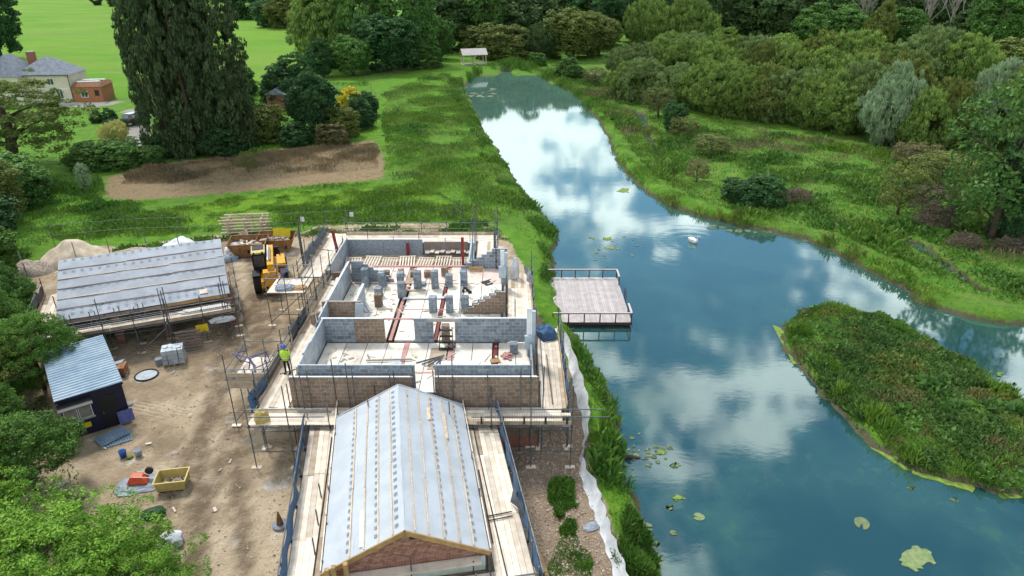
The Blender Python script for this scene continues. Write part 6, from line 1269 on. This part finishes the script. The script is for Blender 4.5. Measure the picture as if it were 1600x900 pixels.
wb_ = poly([(700, 125), (722, 125), (735, 170), (760, 215), (790, 262), (815, 298), (845, 330), (885, 375), (872, 420), (880, 500), (915, 545), (945, 595), (966, 645), (975, 700), (985, 760), (1005, 820), (1040, 905), (1020, 960), (985, 950), (955, 860), (942, 790), (930, 740), (925, 690), (925, 640), (905, 575), (880, 520), (852, 470), (848, 415), (838, 365), (800, 330), (765, 270), (735, 210), (705, 150)], -.6)
cover('bank_grass', 'lush dark grass and herbs along the near bank', 'leaf_bank', wb_, 52000, .62, .24, .8, 4, dry_land, patch=.4)
cover('bank_flowers', 'brown and reddish seed stems along the near bank', 'leaf_brown', wb_, 5000, .6, .14, 1.0, 5, lambda x, y: dry_land(x, y) & (fbm(x * .4, y * .4, 31, 3) > .54))
stony_g = poly([(853, 770), (875, 748), (900, 752), (903, 800), (912, 850), (930, 905), (845, 905), (880, 850), (868, 815)])
cover('rubble_weeds', 'green weeds growing through the stony ground', 'leaf_bank', stony_g, 9000, .26, .45, .4, 6, lambda x, y: fbm(x * .7, y * .7, 19, 3) > .36, patch=.8)
eb = poly([(785, 100), (830, 108), (880, 122), (930, 150), (965, 195), (990, 245), (1030, 285), (1090, 318), (1180, 340), (1290, 365), (1380, 405), (1450, 445), (1520, 475), (1640, 490), (1640, 515), (1500, 505), (1420, 470), (1340, 420), (1250, 385), (1130, 355), (1040, 328), (980, 285), (945, 225), (920, 175), (870, 138), (800, 116)], -.6)
cover('far_bank_grass', 'bright tussocky grass along the far bank', 'leaf_grass', eb, 60000, .55, .2, .7, 7, dry_land, patch=.3)
mar = poly([(880, 100), (1000, 155), (1200, 205), (1400, 240), (1640, 250), (1640, 480), (1500, 460), (1400, 405), (1300, 362), (1150, 335), (1040, 290), (990, 240), (960, 190), (900, 145), (830, 110)], -.5)
cover('marsh_herbs', 'mixed green marsh herbs right of the pond', 'leaf_bank', mar, 60000, .7, .35, .4, 8, patch=.22, hvar=1.0)
cover('marsh_grass', 'bright grass patches among the marsh herbs', 'leaf_grass', mar, 45000, .75, .25, .6, 9, lambda x, y: fbm(x * .09, y * .09, 41, 3) > .45, patch=.2)
cover('marsh_straw', 'straw coloured dead grass on the marsh', 'leaf_dead', mar, 26000, .7, .14, .8, 10, lambda x, y: fbm(x * .07, y * .07, 55, 3) > .5, patch=.2)
mea = poly([(595, 140), (690, 115), (715, 130), (735, 175), (770, 230), (805, 290), (830, 340), (835, 380), (770, 345), (500, 352), (200, 372), (90, 378), (60, 330), (170, 318), (420, 300), (605, 282), (600, 215)])
cover('meadow_grass', 'rough meadow grass and clover behind the site', 'leaf_grass', mea, 75000, .42, .26, .6, 11, patch=.14, hvar=1.3)
cover('meadow_weeds', 'darker nettles and docks in the meadow', 'leaf_bank', mea, 30000, .5, .4, .5, 12, lambda x, y: fbm(x * .08, y * .08, 61, 3) > .5, patch=.2)
lft = poly([(10, 270), (150, 275), (165, 315), (200, 320), (300, 345), (80, 375), (20, 400)])
cover('rough_grass', 'rough dark grass left of the dry patch', 'leaf_bank', lft, 16000, .6, .3, .5, 13, patch=.25)
dr = poly([(190, 288), (200, 272), (330, 250), (480, 232), (588, 225), (592, 262), (470, 278), (320, 288)])
cover('dead_weeds', 'dead brown weeds standing in the dry patch', 'leaf_dead', dr, 34000, .6, .14, 1.0, 14, patch=.2)
se = poly([(170, 392), (330, 372), (480, 362), (760, 348), (800, 378), (770, 372), (500, 366), (340, 380), (180, 400)])
cover('site_edge_weeds', 'straggling weeds along the back edge of the site', 'leaf_bank', se, 8000, .45, .35, .5, 15, patch=.4)
hb = poly([(-40, 400), (40, 400), (60, 470), (50, 560), (110, 700), (190, 900), (-60, 900)])
cover('hedge_bottom', 'undergrowth beneath the left boundary trees', 'leaf_hedge', hb, 16000, .5, .45, .5, 16, patch=.4)
fl = poly([(400, 130), (575, 125), (585, 200), (600, 222), (380, 245), (200, 262), (120, 268), (130, 235), (230, 232)])
cover('garden_edge_grass', 'grass along the garden and conifer edge', 'leaf_bank', fl, 16000, .6, .25, .6, 17, patch=.2)

lw_ = poly([(160, 350), (300, 316), (480, 300), (640, 285), (735, 320), (760, 345), (480, 352), (200, 372)])
cover('lawn_grass', 'short bright grass behind the site', 'leaf_grass', lw_, 40000, .22, .3, .5, 18, patch=.6)
nb = poly([(915, 690), (940, 690), (965, 760), (1000, 830), (1045, 905), (1060, 960), (990, 960), (965, 880), (975, 830), (955, 770), (935, 730)], -.6)
cover('near_bank_tufts', 'tall grass tufts on the bank at the bottom', 'leaf_bank', nb, 14000, .6, .16, 1.0, 19, dry_land, patch=.6)
me_ = poly([(600, 145), (700, 112), (735, 170), (800, 285), (840, 372), (770, 345), (700, 345), (610, 290)])
cover('meadow_tussocks', 'pale tussocks of tall grass in the meadow strip', 'leaf_willow', me_, 22000, .5, .2, .7, 20, patch=.3)

rd = poly([(728, 124), (745, 112), (765, 104), (800, 100), (835, 106), (870, 122), (905, 146), (930, 176), (918, 176), (885, 148), (850, 128), (815, 114), (775, 114), (748, 122), (734, 134)], -.7)
cover('inlet_reeds', 'tall green reeds fringing the head of the inlet', 'leaf_bank', rd, 9000, 1.5, .09, 2.2, 23, lambda x, y: ground_z(x, y) > WATER_Z - .35, patch=.3)
fr = poly([(1000, 292), (1060, 322), (1150, 345), (1260, 368), (1320, 392), (1400, 440), (1470, 480), (1470, 492), (1395, 455), (1310, 405), (1250, 382), (1150, 358), (1050, 334), (990, 300)], -.8)
cover('shore_sedge', 'dark sedge overhanging the water along the far bank', 'leaf_olive', fr, 12000, .6, .12, 1.2, 24, lambda x, y: ground_z(x, y) > WATER_Z - .1, patch=.6)
